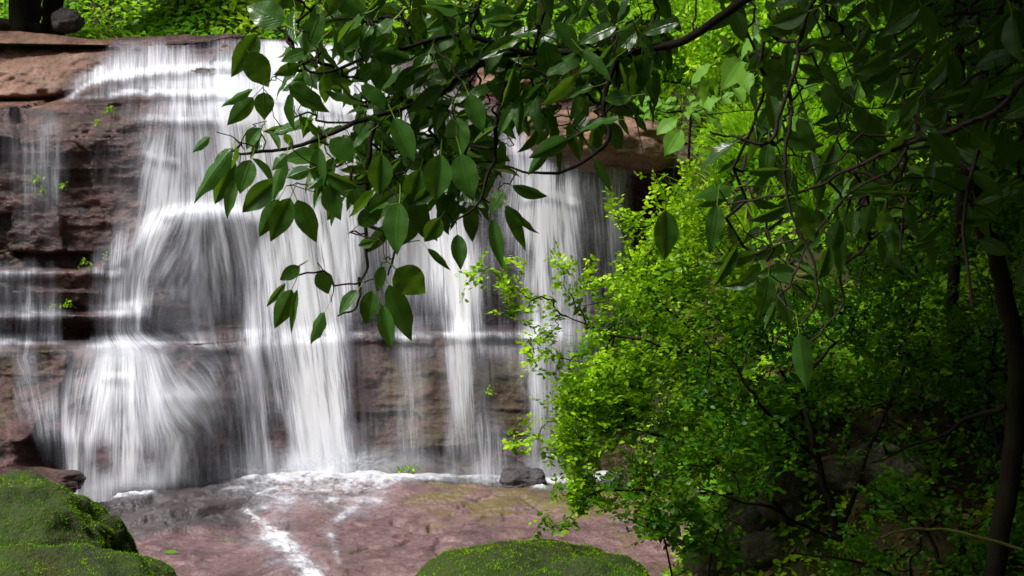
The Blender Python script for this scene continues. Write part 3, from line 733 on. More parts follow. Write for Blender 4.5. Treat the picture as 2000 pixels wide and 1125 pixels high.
Xg, Yg = np.meshgrid(xs, ys)
tag(mesh_obj("bank", np.stack([Xg, Yg, bank_z(Xg, Yg)], -1).reshape(-1, 3), grid_faces(*Xg.shape), M['soil']), kind="structure")
xs = np.linspace(-60, 60, 120); ys = np.linspace(-60, 16, 120)
Xg, Yg = np.meshgrid(xs, ys)
zz = -0.55+fbm(Xg*0.3, Yg*0.3, 0, 3, 121)*0.25+np.maximum(np.abs(Xg)-9, 0)*0.25+np.maximum(-Yg-12, 0)*0.1
tag(mesh_obj("ground", np.stack([Xg, Yg, zz], -1).reshape(-1, 3), grid_faces(*Xg.shape), M['soil']), kind="structure")

# ------------------------------------------------------------------ leaf shapes, mossy boulders
GAPS = [(1505, 1035, 75, 75), (1545, 960, 45, 40), (1735, 915, 60, 26)]      # stones the shrubs leave free
T_BLADE = [leaf_template(2, 1, 0.16, 0, 0.1, c, peak=0.3) for c in (0.2, 0.6)]
T_SMALL = [leaf_template(3, 1, 0.62, 0, 0.2, c, peak=0.5) for c in (0.15, 0.4)]
T_COVER = [leaf_template(3, 1, 0.5, 0, 0.25, c, peak=0.42) for c in (0.2, 0.5)]
T_GRASS = [leaf_template(6, 1, 0.045, 0, 0.2, c, peak=0.3) for c in (0.7, 1.3, 1.9)]
T_FIG = [leaf_template(9, 3, wd, 0.35, fo, cu, stalk=st, peak=pk, wave=wv) for wd, fo, cu, st, pk, wv in
         ((0.5, 0.35, 0.25, 0.35, 0.42, 0.4), (0.5, 0.15, 0.55, 0.4, 0.40, 0.6), (0.5, 0.6, 0.15, 0.3, 0.45, 0.3), (0.5, -0.3, 0.4, 0.35, 0.42, 0.5))]
T_FIGH = [leaf_template(9, 3, 0.5, 0.35, fo, cu, stalk=0.25, peak=0.42, wave=wv) for fo, cu, wv in ((0.3, 0.1, 0.5), (0.15, 0.2, 0.3), (0.45, -0.1, 0.4))]
T_BROAD = [leaf_template(8, 3, 0.62, 0.1, fo, cu, stalk=0.3, peak=0.5, wave=0.8) for fo, cu in ((0.2, 0.5), (0.3, 0.9))]

def scatter_on(V, f, n, up=None):
    a, b, c = V[f[:, 0]], V[f[:, 1]], V[f[:, 2]]; dd = V[f[:, 3]]
    nr = np.cross(b-a, dd-a); ar = np.linalg.norm(nr, axis=1)+1e-12; nr = nr/ar[:, None]
    i = rng.choice(len(f), n, p=ar/ar.sum()); s, t = rng.random((2, n, 1))
    p = a[i]*(1-s)*(1-t)+b[i]*s*(1-t)+c[i]*s*t+dd[i]*(1-s)*t
    return p, nr[i]

def mossy(name, label, cpx, cpy, Y, rx, ry, rz, seed, n, thr=0.45, bare=None, **kw):
    root = empty(name)
    o, V, f = rock_obj("stone", cpx, cpy, Y, rx, ry, rz, M['mossrock'], seed, 0.26, n=120, parent=root, box=2.1, **kw)
    p, nr = scatter_on(V, f, n)
    out = np.sign((nr*(p-V.mean(0))).sum(1)); nr = nr*out[:, None]
    cov = fbm(p[:, 0]*7, p[:, 1]*7, p[:, 2]*9, 4, seed+2)*0.75+0.5; tuft = vn(p[:, 0]*38, p[:, 1]*38, p[:, 2]*38, seed+5)
    k = (nr[:, 2] > -0.2) & (cov > thr*0.85) & (p[:, 2] > float(P(cpx, cpy, Y)[2])-0.2)
    if bare is not None:
        k &= np.linalg.norm(p-P(*bare[:3]), axis=1) > bare[3]*(0.6+0.8*vn(p[:, 0]*30, p[:, 1]*30, p[:, 2]*30, 3))
    p, nr, cov = p[k], nr[k], cov[k]; m = len(p)
    d = norm(nr*0.7+rng.normal(0, 0.45, (m, 3))+np.array([0, 0, -0.1]))
    foliage("moss", T_BLADE, p-nr*0.003, d, norm(rng.normal(0, 1, (m, 3))+nr), rng.uniform(0.005, 0.0095, m)*(0.4+1.5*tuft[k]), M['moss'], root,
            wid=rng.uniform(1.0, 1.8, m), young_lit=np.clip((cov-0.4)*1.6, 0, 1)*rng.uniform(0.6, 0.9, m)*sstep(0.2, 0.8, tuft[k]))["kind"] = "stuff"
    set_base(root, (float(P(cpx, cpy, Y)[0]), Y, -0.5))
    tag(root, label, "boulder")
    return root
mossy("mossy_boulder", "green mossy boulder at left edge with a bare reddish patch", 15, 1145, 5.6, 0.50, 0.45, 0.385, 31, 200000, 0.12, bare=(75, 1003, 5.25, 0.07), down=3.2)
mossy("mossy_boulder", "low green mossy boulder nearest the bottom left corner", 50, 1250, 4.9, 0.58, 0.4, 0.32, 35, 190000, 0.12, down=3.6)
mossy("mossy_boulder", "long low mossy boulder at the bottom centre under the shrub", 1060, 1195, 4.9, 0.46, 0.5, 0.235, 39, 190000, 0.28, down=5)

# stones under the shrub
for i, (x, y, Y, a, b, c, lb) in enumerate([
    (1500, 1072, 6.3, .125, .12, .08, "small tan rounded stone in the shade at the bottom right"),
    (1470, 1026, 6.6, .12, .12, .09, "grey green stone just above the tan rounded stone"),
    (1535, 965, 6.9, .15, .15, .13, "large grey shaded boulder behind the shrub stems"),
    (1740, 915, 7.0, .24, .15, .10, "pale grey boulder in deep shade left of the dark trunk"),
    (1640, 925, 7.0, .13, .12, .08, "pale lichened stone left of the pale grey shaded boulder"),
    (1400, 1100, 6.6, .15, .12, .07, "flat dark stone at the bottom edge beside the long mossy boulder")]):
    for Yt in np.arange(5.2, 12, 0.02):
        w_ = P(x, y, Yt)
        if bank_z(w_[0:1], w_[1:2])[0] > w_[2]-c*0.3: Y = float(Yt); break
    o, _, _ = rock_obj("boulder", x, y, Y, a*Y/6.6, b, c*Y/6.6, M['greyrock'], 50+i, 0.2, rotz=i*0.7, tilt=0.15, n=40); tag(o, lb, "boulder")
o, _, _ = rock_obj("boulder", 132, 42, 17.0, 0.17, 0.16, 0.13, M['darkrock'], 63, 0.4, n=40); tag(o, "dark round boulder beneath the trees at the top left", "boulder")
o, _, _ = rock_obj("boulder", 5, 50, 17.6, 0.3, 0.25, 0.07, M['greyrock'], 64, 0.2, tilt=-0.1, n=40); tag(o, "flat pale grey stone on the outcrop at the top left corner", "boulder")

# ------------------------------------------------------------------ ground cover and grass
def cover(name, zf, n, X0, X1, Y0, Y1, size, mat, tm, keepf=None, up=0.8, young_lit=None, lift=0.06, clump=0.8):
    x = rng.uniform(X0, X1, n); y = rng.uniform(Y0, Y1, n)
    hgt = sstep(0.3, 0.75, vn(x*clump, y*clump, 0, 131))*0.5+0.6*vn(x*3, y*3, 0, 132)*0.6
    if keepf is not None:
        k = keepf(x, y); x, y, hgt = x[k], y[k], hgt[k]
    n = len(x)
    z = zf(x, y)+rng.uniform(0, 1, n)*hgt*lift*8
    p = np.stack([x, y, z], -1)
    d = norm(np.stack([rng.normal(0, 1, n), rng.normal(-0.5, 1, n), rng.normal(-0.1, 0.5, n)], -1))
    nn = norm(np.stack([rng.normal(0, .35, n), rng.normal(-0.5, .35, n), np.full(n, up)], -1))
    yg = np.clip(vn(x*1.5, y*1.5, 0, 133)*1.4-0.5+rng.normal(0, 0.2, n), 0, 1)
    o = foliage(name, tm, p, d, nn, rng.uniform(*size, n), mat, None, wid=rng.uniform(0.8, 1.2, n), young_lit=yg)
    return tag(o, kind="stuff")
cover("ground_cover", hill_z, 60000, -8.5, 6.0, 16.6, 25, (0.06, 0.13), M['cover'], T_COVER, lambda x, y: (np.abs(x/y*F) < 1150) & ~((x < -5.0) & (y < 19.5) & (rng.random(len(x)) < 0.8)))

def tufts(name, zf, pts, nb, L, mat, spread=0.08):
    P0, D, N, S = [], [], [], []
    for (x, y) in pts:
        m = nb; a = rng.uniform(0, 2*np.pi, m); r = rng.random(m)*spread
        P0.append(np.stack([x+r*np.cos(a), y+r*np.sin(a), zf(x+r*np.cos(a), y+r*np.sin(a))-0.01], -1))
        lean = rng.uniform(0.15, 0.8, m)
        D.append(norm(np.stack([np.cos(a)*lean, np.sin(a)*lean-0.15, np.ones(m)], -1)))
        N.append(norm(np.stack([-np.cos(a), -np.sin(a), lean], -1)*-1+np.array([0, 0, 0.0])))
        S.append(rng.uniform(L[0], L[1], m))
    P0, D, N, S = map(np.concatenate, (P0, D, N, S))
    # blades must droop outward: normal points up and outward
    N = norm(np.cross(np.cross(D, np.array([0, 0, 1.0])), D)*-1)*-1
    N = norm(np.array([0, 0, 1.0])[None]-D*(D[:, 2:3]))
    yg = np.clip(rng.normal(0.35, 0.3, len(S)), 0, 1)
    return tag(foliage(name, T_GRASS, P0, D, N, S, mat, None, young_lit=yg, wid=rng.uniform(0.7, 1.5, len(S))), kind="stuff")

def in_px(x, y, zf, x0, x1, y0, y1):
    z = zf(x, y); px = x/y*F+1000; py = 562.5-(z-CZ)*F/y
    return (px > x0) & (px < x1) & (py > y0) & (py < y1)
pts = []
while len(pts) < 430:
    x, y = rng.uniform(1.2, 7), rng.uniform(9.5, 18)
    if in_px(x, y, bank_z, 1240, 2050, -80, 520) and vn(x*1.3, y*1.3, 0, 44) > 0.38 and rng.random() < (1.0 if x/y*F+1000 < 1700 else 0.4): pts.append((x, y))
tufts("grass", bank_z, pts, 42, (0.22, 0.6), M['grass'], 0.12)
cover("undergrowth", bank_z, 60000, 1.0, 7.5, 8.0, 17.5, (0.04, 0.09), M['cover'], T_COVER,
      lambda x, y: in_px(x, y, bank_z, 1210, 2100, -120, 1000) & (vn(x*1.6, y*1.6, 0, 140) > 0.35), lift=0.035)

cover("undergrowth", bank_z, 20000, 0.5, 4.5, 5.0, 9.5, (0.03, 0.065), M['cover'], T_COVER, lambda x, y: (vn(x*2.6, y*2.6, 0, 141) > 0.33), lift=0.02)
cover("leaf_litter", bank_z, 9000, 0.7, 4.5, 5.0, 10.0, (0.03, 0.07), M['litter'], T_COVER, lift=0.002)
# ------------------------------------------------------------------ plants
def hand_leaves(rows, Y, jitter=0.25):
    """rows of (base x, base y, tip x, tip y, half width, light 0..1) -> positions, directions, normals, lengths, width factors"""
    r = np.array(rows, float); n = len(r)
    Yb = Y+rng.normal(0, jitter, n); b = P(r[:, 0], r[:, 1], Yb)
    tone = r[:, 5]
    fore = rng.uniform(-0.25, 0.25, n)
    t = P(r[:, 2], r[:, 3], Yb+fore*np.hypot(r[:, 2]-r[:, 0], r[:, 3]-r[:, 1])*Y/F)
    d = t-b; L = np.linalg.norm(d, axis=1)
    # bright leaves lie open to the sky, dark ones turn their face down
    nz = -0.85+1.9*tone+rng.normal(0, 0.1, n)
    nn = np.stack([rng.normal(0, 0.25, n), np.full(n, -1.0), nz], -1)
    dn = norm(d); nn = norm(nn-dn*(nn*dn).sum(1, keepdims=True))
    wf = (r[:, 4]*2*Y/F)/(0.5*L)*0.92
    return b, dn, nn, L*1.04, wf

def poly_edges(pts, rs):
    pts = np.asarray(pts, float)
    return pts[:-1], pts[1:], np.asarray(rs[:-1], float), np.asarray(rs[1:], float)

def inpoly(px, py, poly):
    c = np.zeros(len(px), bool); n = len(poly)
    for i in range(n):
        x1, y1 = poly[i]; x2, y2 = poly[(i+1) % n]
        c ^= ((y1 > py) != (y2 > py)) & (px < (x2-x1)*(py-y1)/(y2-y1+1e-9)+x1)
    return c
def sample_poly(poly, n):
    q = np.array(poly, float); out = np.zeros((0, 2))
    while len(out) < n:
        p = rng.uniform(q.min(0), q.max(0), (n*2, 2)); out = np.vstack([out, p[inpoly(p[:, 0], p[:, 1], poly)]])
    return out[:n]

def crown_cloud(c, rad, n, L, tm, mat, root, name="foliage", young_lit=None, hollow=0.35, wid=(0.85, 1.15), nz=0.8):
    """leaves in clumps through an uneven crown volume"""
    nc = max(10, n//90)
    cc = norm(rng.normal(0, 1, (nc, 3)))*(hollow+(1-hollow)*rng.random((nc, 1))**0.6)*np.array(rad)+np.array(c)
    i = rng.integers(0, nc, n); cr = np.mean(rad)*rng.uniform(0.16, 0.34, nc)
    p = cc[i]+rng.normal(0, 0.55, (n, 3))*cr[i][:, None]
    d = norm(rng.normal(0, 1, (n, 3))+np.array([0, 0, -0.4])); nn = norm(rng.normal(0, 0.5, (n, 3))+np.array([0, 0, nz]))
    return foliage(name, tm, p, d, nn, rng.uniform(L[0], L[1], n), mat, root, wid=rng.uniform(*wid, n), young_lit=young_lit)

# --- the fig tree whose limbs hang into the picture. Its trunk stands to the right of the camera
fig = empty("fig_tree")
trunk_pts = [(3.3, 3.0, -0.6), (3.2, 3.1, 0.8), (3.0, 3.3, 2.2), (2.7, 3.6, 3.4), (2.2, 3.9, 4.4), (1.4, 4.2, 5.2)]
V, f, _, _ = poly_tube(trunk_pts, 0.22, 0.10, 10, 8, 0.05, 3); mesh_obj("trunk", V, f, M['bark'], fig)

def limb(name, main, r0, r1, Y, sub, leaves, fills, seed, matb='bark', Lr=(0.085, 0.15), tonefill=(0.0, 0.9), figs=T_FIG, minor=0.0016, jit=0.25, nfacing=0.55):
    """a limb: main and sub branches as curved tubes, twigs grown to every leaf, hand placed leaves and leaves that fill its masses"""
    parts, nodes = [], []
    for (pts, ra, rb) in [(main, r0, r1)]+sub:
        w3 = np.array([P(p[0], p[1], p[2] if len(p) > 2 else Y) for p in pts])
        V, f, c, r = poly_tube(w3, ra, rb, 7, 6, 0.012, seed); seed += 1
        parts.append((V, f)); nodes += list(c)
    B, D, N_, L, Wf, Lit_ = [], [], [], [], [], []
    if leaves:
        Lit_.append(0.6*np.array([l[5] for l in leaves])**2)  # young-leaf colour rises with the light value: light painted into lit leaves
        b, d, n, l, wf = hand_leaves(leaves, Y, jit*0.5); B.append(b); D.append(d); N_.append(n); L.append(l); Wf.append(wf)
    for (poly, n, Yr) in fills:
        q = sample_poly(poly, n); Yb = rng.uniform(Yr[0], Yr[1], n); b = P(q[:, 0], q[:, 1], Yb)
        a = rng.normal(-0.35, 0.75, n); d = norm(np.stack([np.sin(a), rng.normal(0, 0.35, n), -np.abs(np.cos(a))*rng.uniform(0.2, 1.1, n)], -1))
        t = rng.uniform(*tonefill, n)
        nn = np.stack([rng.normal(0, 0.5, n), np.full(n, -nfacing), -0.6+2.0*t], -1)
        Lit_.append(np.clip(0.55*t**2+rng.normal(0, 0.12, n), 0, 1))  # fill leaves turned to the sky are painted paler too, with some random spread
        B.append(b); D.append(d); N_.append(norm(nn)); L.append(rng.uniform(*Lr, n)); Wf.append(rng.uniform(0.55, 1.0, n))
    B, D, N_, L, Wf = map(np.concatenate, (B, D, N_, L, Wf))
    stem = B-D*L[:, None]*0.33            # the leaf stalk ends here
    A_, B_, ra_, rb_, _ = grow(nodes, stem, 0.06, 3, minor)
    parts.append(tubes(A_, B_, np.minimum(ra_, 0.0055), np.minimum(rb_, 0.0055), 5))
    V, f = merge(parts)
    o = mesh_obj(name, V, f, M[matb], fig)
    foliage("foliage", figs, B, D, N_, L, M['fig'], o, wid=Wf, young_lit=np.clip(np.concatenate(Lit_)+rng.normal(0, 0.08, len(B)), 0, 0.8))
    return o

H = [(554,46,480,5,30,.6),(503,66,453,149,24,.3),(485,102,527,168,28,.7),(494,174,425,203,10,.6),(495,190,444,246,20,.6),(515,180,517,232,20,.8),
 (410,267,373,295,10,.5),(455,287,371,383,20,.5),(450,290,414,333,14,.7),(458,310,420,398,22,.2),(490,312,467,376,22,.7),(462,350,440,424,14,.4),
 (545,350,473,414,24,.3),(545,389,500,465,20,.5),(567,386,530,470,24,.05),(580,390,615,475,24,.3),(640,360,663,428,22,.2),(586,520,543,550,14,.4),
 (558,553,520,600,8,.4),(570,565,533,645,20,.45),(581,565,567,648,8,.2),(634,610,597,670,17,.95),(625,528,640,575,18,.3),(698,567,660,612,14,.5),
 (727,567,713,634,19,.4),(748,595,763,680,17,.3),(759,556,797,665,26,.25),(773,525,832,578,32,.35),(780,395,770,495,28,.2),(800,370,823,470,26,.1),
 (860,425,830,472,20,.3),(897,392,873,443,10,.5),(918,400,922,476,17,.4),(893,458,900,524,17,.25),(962,428,980,520,15,.25),(987,402,1032,490,13,.3),
 (990,400,1045,465,10,.2),(985,372,955,410,18,.8),(1000,362,1068,385,14,.2),(835,485,878,530,8,.4),(750,520,735,570,14,.75),(585,55,675,35,14,.2),
 (655,0,720,25,22,.7),(700,40,663,68,12,.9),(850,40,802,86,14,.9),(725,68,712,125,13,.7),(785,130,735,170,14,.95),(837,105,808,155,18,.85),
 (563,168,632,225,24,.15),(585,125,537,150,14,.15),(635,178,713,193,14,1),(713,220,692,275,24,.85),(770,230,808,314,22,.85),(645,272,690,315,26,.85),
 (624,288,627,372,18,.85),(695,277,728,305,16,.75),(915,185,944,256,20,.8),(888,228,900,305,24,.75),(868,200,848,262,12,.7),(798,160,775,225,18,.5),
 (865,168,795,222,16,.5),(885,150,812,160,12,.6),(930,70,882,145,26,.05),(985,68,948,140,22,.7),(1063,80,1088,173,26,.85),(1080,45,1130,103,22,.85),
 (1130,65,1165,103,16,.7),(1195,0,1205,40,14,.7),(1280,48,1318,130,18,.4),(1190,238,1213,290,18,.1),(1240,222,1264,258,8,.2),(1148,224,1117,262,16,.5),
 (1160,308,1190,372,10,.3),(1180,207,1232,225,10,.5),(1070,290,1030,340,12,.5),(960,5,1020,25,12,.6),(1300,410,1300,508,25,.1),(1435,22,1452,80,18,.05),
 (605,330,560,345,14,.5),(700,440,750,400,20,.2),(745,300,740,380,24,.05),(860,300,850,390,28,.0),(900,300,920,390,28,.0),(820,330,800,400,26,.05),(690,350,700,410,20,.1),
 (600,100,545,118,14,.3),(560,300,530,330,12,.6),(510,250,480,290,16,.5),(730,470,700,480,10,.3),(760,440,720,495,16,.25),(655,395,640,430,12,.3)]
dense = [(560,60),(700,20),(900,0),(1060,60),(1080,150),(1000,250),(960,330),(900,400),(820,430),(740,400),(660,380),(560,320),(470,330),(440,280),(520,200),(540,120)]
topm = [(500,-60),(1350,-80),(1330,60),(1180,140),(1000,130),(760,70),(560,60)]
core = [(700,170),(900,150),(1000,260),(950,370),(800,420),(690,340)]
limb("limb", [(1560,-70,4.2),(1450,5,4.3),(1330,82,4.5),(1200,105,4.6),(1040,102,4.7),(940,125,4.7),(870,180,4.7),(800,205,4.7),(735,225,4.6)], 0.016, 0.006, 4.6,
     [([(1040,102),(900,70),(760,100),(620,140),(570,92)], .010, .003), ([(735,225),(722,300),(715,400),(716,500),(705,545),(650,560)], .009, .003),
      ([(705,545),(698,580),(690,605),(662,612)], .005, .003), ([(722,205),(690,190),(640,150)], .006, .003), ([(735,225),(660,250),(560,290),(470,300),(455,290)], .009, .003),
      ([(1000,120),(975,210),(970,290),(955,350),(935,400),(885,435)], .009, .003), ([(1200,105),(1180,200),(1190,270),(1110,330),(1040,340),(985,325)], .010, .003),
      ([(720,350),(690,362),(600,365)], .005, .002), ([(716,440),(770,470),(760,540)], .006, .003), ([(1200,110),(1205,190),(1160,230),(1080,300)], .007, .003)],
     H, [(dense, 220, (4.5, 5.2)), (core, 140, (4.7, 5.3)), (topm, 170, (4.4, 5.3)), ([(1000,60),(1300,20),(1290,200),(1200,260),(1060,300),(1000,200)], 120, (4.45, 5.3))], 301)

# second limb: the grey branch that sweeps in from the right edge
R = [(1490,150,1530,190,20,.1),(1500,180,1520,270,18,.1),(1500,280,1495,350,18,.05),(1560,400,1590,480,18,.3),(1640,420,1640,545,17,.2),(1640,430,1625,500,20,.15),
 (1700,400,1690,460,20,.1),(1770,395,1795,468,13,.1),(1690,375,1800,388,9,.2),(1720,455,1725,520,10,.3),(1500,540,1490,620,20,.05),(1560,650,1575,760,20,.1),(1520,560,1545,640,16,.05),
 (1400,400,1390,490,18,.1),(1610,560,1625,620,14,.1),(1440,480,1400,560,14,.1),(1600,120,1640,170,12,.15),(1630,170,1670,210,10,.1),(1560,230,1590,300,16,.1),(1720,0,1790,40,20,.0),
 (1790,0,1785,50,20,.0),(1940,20,1950,180,20,.3),(1980,20,1990,120,22,.6),(1930,150,1890,240,18,.05),(1620,480,1600,545,16,.1),(1740,430,1745,500,13,.1)]
rfill = [(1380,-60),(2060,-60),(2060,560),(1960,520),(1800,470),(1640,520),(1520,600),(1420,520),(1380,330),(1480,200)]
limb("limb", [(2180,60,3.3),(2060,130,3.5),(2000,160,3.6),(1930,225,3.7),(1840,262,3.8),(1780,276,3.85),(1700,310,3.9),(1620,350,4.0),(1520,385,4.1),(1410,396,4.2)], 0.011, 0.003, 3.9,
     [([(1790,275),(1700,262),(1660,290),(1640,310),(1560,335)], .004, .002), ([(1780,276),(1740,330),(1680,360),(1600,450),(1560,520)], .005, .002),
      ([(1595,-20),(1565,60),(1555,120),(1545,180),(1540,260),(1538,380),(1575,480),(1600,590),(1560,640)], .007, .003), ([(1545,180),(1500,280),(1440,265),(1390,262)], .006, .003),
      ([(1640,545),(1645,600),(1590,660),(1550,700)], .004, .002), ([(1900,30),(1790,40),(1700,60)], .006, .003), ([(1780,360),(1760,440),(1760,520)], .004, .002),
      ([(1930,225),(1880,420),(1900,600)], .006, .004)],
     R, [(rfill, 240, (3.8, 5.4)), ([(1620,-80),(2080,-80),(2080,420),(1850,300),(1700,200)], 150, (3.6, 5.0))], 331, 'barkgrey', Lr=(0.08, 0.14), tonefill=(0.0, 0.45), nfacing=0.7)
# unseen leaf crowns added overhead to block sun and sky from the right side
for k, (c, rad, n) in enumerate([((1.9, 4.6, 5.3), (2.0, 2.2, 1.0), 9000), ((3.6, 6.8, 4.9), (2.2, 2.2, 1.2), 9000), ((3.0, 1.5, 4.6), (2.2, 2.0, 1.8), 9000), ((4.8, 4.0, 3.0), (1.3, 2.4, 2.2), 7000), ((0.5, 5.6, 5.7), (1.5, 1.9, 0.8), 8000), ((0.6, 2.9, 5.4), (1.4, 1.6, 0.8), 7000), ((1.9, 8.0, 6.3), (1.4, 1.5, 0.9), 8000), ((-0.1, 4.3, 5.3), (1.1, 1.5, 0.7), 7000), ((0.3, 1.6, 4.9), (1.2, 1.4, 0.7), 6000), ((-1.9, 4.3, 5.8), (0.8, 0.6, 0.4), 3500)]):
    V, f, _, _ = poly_tube([(1.8, 4.0, 4.8), tuple((np.array((1.8, 4.0, 4.8))+np.array(c))/2+[0, 0, .2]), c], 0.07, 0.02, 7, 6, 0.05, 340+k)
    o = mesh_obj("limb", V, f, M['bark'], fig)
    crown_cloud(c, rad, n, (0.17, 0.28), T_COVER, M['fig'], o)
set_base(fig, (3.3, 3.0, -0.6))
tag(fig, "large leaved fig tree whose dark branches hang across the top of the picture", "tree")

# --- slim dark trunk at the right edge
tr = empty("tree")
tp = [P(1925, 1240, 5.6), P(1978, 900, 5.6), P(1985, 700, 5.6), P(1962, 560, 5.6), P(1925, 455, 5.6), P(1900, 330, 5.6), P(1930, 150, 5.7), P(1990, -80, 5.9), P(2050, -400, 6.2)]
V, f, _, _ = poly_tube(tp, 0.040, 0.028, 10, 7, 0.02, 5); mesh_obj("trunk", V, f, M['bark'], tr)
V, f, _, _ = poly_tube([P(1972, 800, 5.6), P(1900, 815, 5.7), P(1840, 850, 5.8), P(1700, 900, 6.0)], 0.014, 0.004, 6, 6, 0.02, 6); mesh_obj("branch", V, f, M['bark'], tr)
crown_cloud(P(2080, -560, 6.4), (1.5, 1.5, 0.9), 4200, (0.08, 0.14), T_COVER, M['fig'], tr, "crown")
b = P(1930, 1190, 5.6); set_base(tr, tuple(float(v) for v in b)); tag(tr, "slim tree with a dark crooked trunk at the right edge", "tree")
tr = empty("tree")
V, f, _, _ = poly_tube([P(1850, 1000, 8.0), P(1872, 760, 8.0), P(1858, 600, 8.0), P(1880, 300, 8.2), P(1860, -100, 8.6)], 0.045, 0.03, 8, 7, 0.03, 7); mesh_obj("trunk", V, f, M['bark'], tr)
crown_cloud(P(1860, -330, 8.8), (1.8, 1.6, 1.3), 5200, (0.09, 0.15), T_COVER, M['fig'], tr, "crown")
b = P(1850, 1000, 8.0); set_base(tr, tuple(float(v) for v in b)); tag(tr, "thin straight trunked tree standing behind the crooked dark trunk", "tree")

# trees above the outcrop, top left
for k, (x, wd, lb, dx) in enumerate([(30, .10, "leftmost of the dark trees on top of the outcrop", -40), (62, .12, "middle dark tree on top of the outcrop at the top left", 10), (100, .15, "thickest of the dark trees at the top left beside the round boulder", 20)]):
    tr = empty("tree"); Y = 17.3+0.35*k
    V, f, _, _ = poly_tube([P(x, 75, Y), P(x+3, 20, Y), P(x-6, -60, Y), P(x+dx, -200, Y), P(x+dx, -320, Y)], wd, wd*0.7, 9, 6, 0.06, 60+k); mesh_obj("trunk", V, f, M['bark'], tr)
    crown_cloud(P(x+dx-60, -260, Y), (2.0, 1.8, 1.2), 3000, (0.14, 0.24), T_COVER, M['shrubleaf'], tr, "crown")
    b = P(x, 75, Y); set_base(tr, tuple(float(v) for v in b)); tag(tr, lb, "tree")
o = mesh_obj("tree_tmp", np.zeros((3, 3)), np.array([[0, 1, 2]]), M['bark']); bpy.data.objects.remove(o)

# --- small leaved shrubs
def shrub(label, base, mains, sprays, fills, seed, leaf=(0.025, 0.044), yb=0.0, dens=1.0, minor=0.0008, matb='bark', group=None, mat='shrubleaf'):
    root = empty("shrub"); parts, nodes = [], []
    b0 = P(*base)
    for k, (pts, ra, rb) in enumerate(mains):
        w3 = np.array([P(*p) for p in pts]); V, f, c, r = poly_tube(w3, ra, rb, 6, 6, 0.03, seed+k); parts.append((V, f)); nodes += list(c[1:])
    tg, yo, ln = [], [], []
    for (x0, y0, x1, y1, Y, n, yg) in sprays:                      # hand-set sprays of young leaves
        t = rng.random(n)**0.7; wob = rng.normal(0, 1, (n, 2))*(9+9*(1-t))[:, None]
        tg.append(P(x0+(x1-x0)*t+wob[:, 0], y0+(y1-y0)*t+wob[:, 1], Y+rng.normal(0, 0.06, n))); yo.append(yg*(0.35+0.65*t)); ln.append(np.full(n, 0.75))
    for (poly, n, Yr, yg) in fills:
        q = sample_poly(poly, n); n = len(q)
        cl = sstep(0.28, 0.55, vn(q[:, 0]/70, q[:, 1]/55, 0, seed)); k = rng.random(n) < 0.15+0.85*cl
        for (gx, gy, ga, gb) in GAPS: k &= (((q[:, 0]-gx)/ga)**2+((q[:, 1]-gy)/gb)**2 > 1)
        q = q[k]; n = len(q)
        Yb = rng.uniform(Yr[0], Yr[1], n)
        tg.append(P(q[:, 0], q[:, 1], Yb)); yo.append(np.clip(yg+rng.normal(0, 0.12, n)-0.25*(Yb-Yr[0])/(Yr[1]-Yr[0]), 0, 1)); ln.append(np.ones(n))
    tg, yo, ln = np.concatenate(tg), np.concatenate(yo), np.concatenate(ln)
    A_, B_, ra_, rb_, last = grow(nodes, tg, 0.10, 3, minor, 0.03)
    parts.append(tubes(A_, B_, np.minimum(ra_, 0.012), np.minimum(rb_, 0.012), 5)); V, f = merge(parts)
    mesh_obj("stem", V, f, M[matb], root)
    # a short leafy shoot at every twig end: leaves in two ranks
    m = 13; N = len(tg); dirn = norm(norm(last)*0.7+np.array([-0.15, -0.15, 0.45])+rng.normal(0, 0.35, (N, 3)))
    side = norm(np.cross(dirn, np.array([0, 0, 1.0])+rng.normal(0, 0.3, (N, 3))))
    upv = np.cross(side, dirn)
    t = np.linspace(-0.5, 1, m); sg = np.where(np.arange(m) % 2, 1.0, -1.0)
    Ls = rng.uniform(0.07, 0.13, N)*ln
    pos = tg[:, None]+dirn[:, None]*(t[None, :, None]*Ls[:, None, None])+rng.normal(0, 0.006, (N, m, 3))
    d = dirn[:, None]*0.45+side[:, None]*sg[None, :, None]+rng.normal(0, 0.3, (N, m, 3))
    n = upv[:, None]+rng.normal(0, 0.35, (N, m, 3))+np.array([0, -0.25, 0.25])
    y = np.clip((yo[:, None]-0.25+0.5*np.clip(t, 0, 1)[None])*np.where(yo[:, None] > 0.03, 1, 0)+rng.normal(0, 0.08, (N, m)), 0, 1)
    keep = rng.random((N, m)) < 0.9*dens
    sz = rng.uniform(leaf[0], leaf[1], (N, m))*(1-0.2*np.clip(t, 0, 1)[None])
    foliage("foliage", T_SMALL, pos[keep], norm(d[keep]), norm(n[keep]), sz[keep], M[mat], root, young_lit=y[keep], wid=rng.uniform(0.85, 1.2, int(keep.sum())))
    set_base(root, tuple(float(v) for v in b0)); tag(root, label, "shrub", group)
    return root

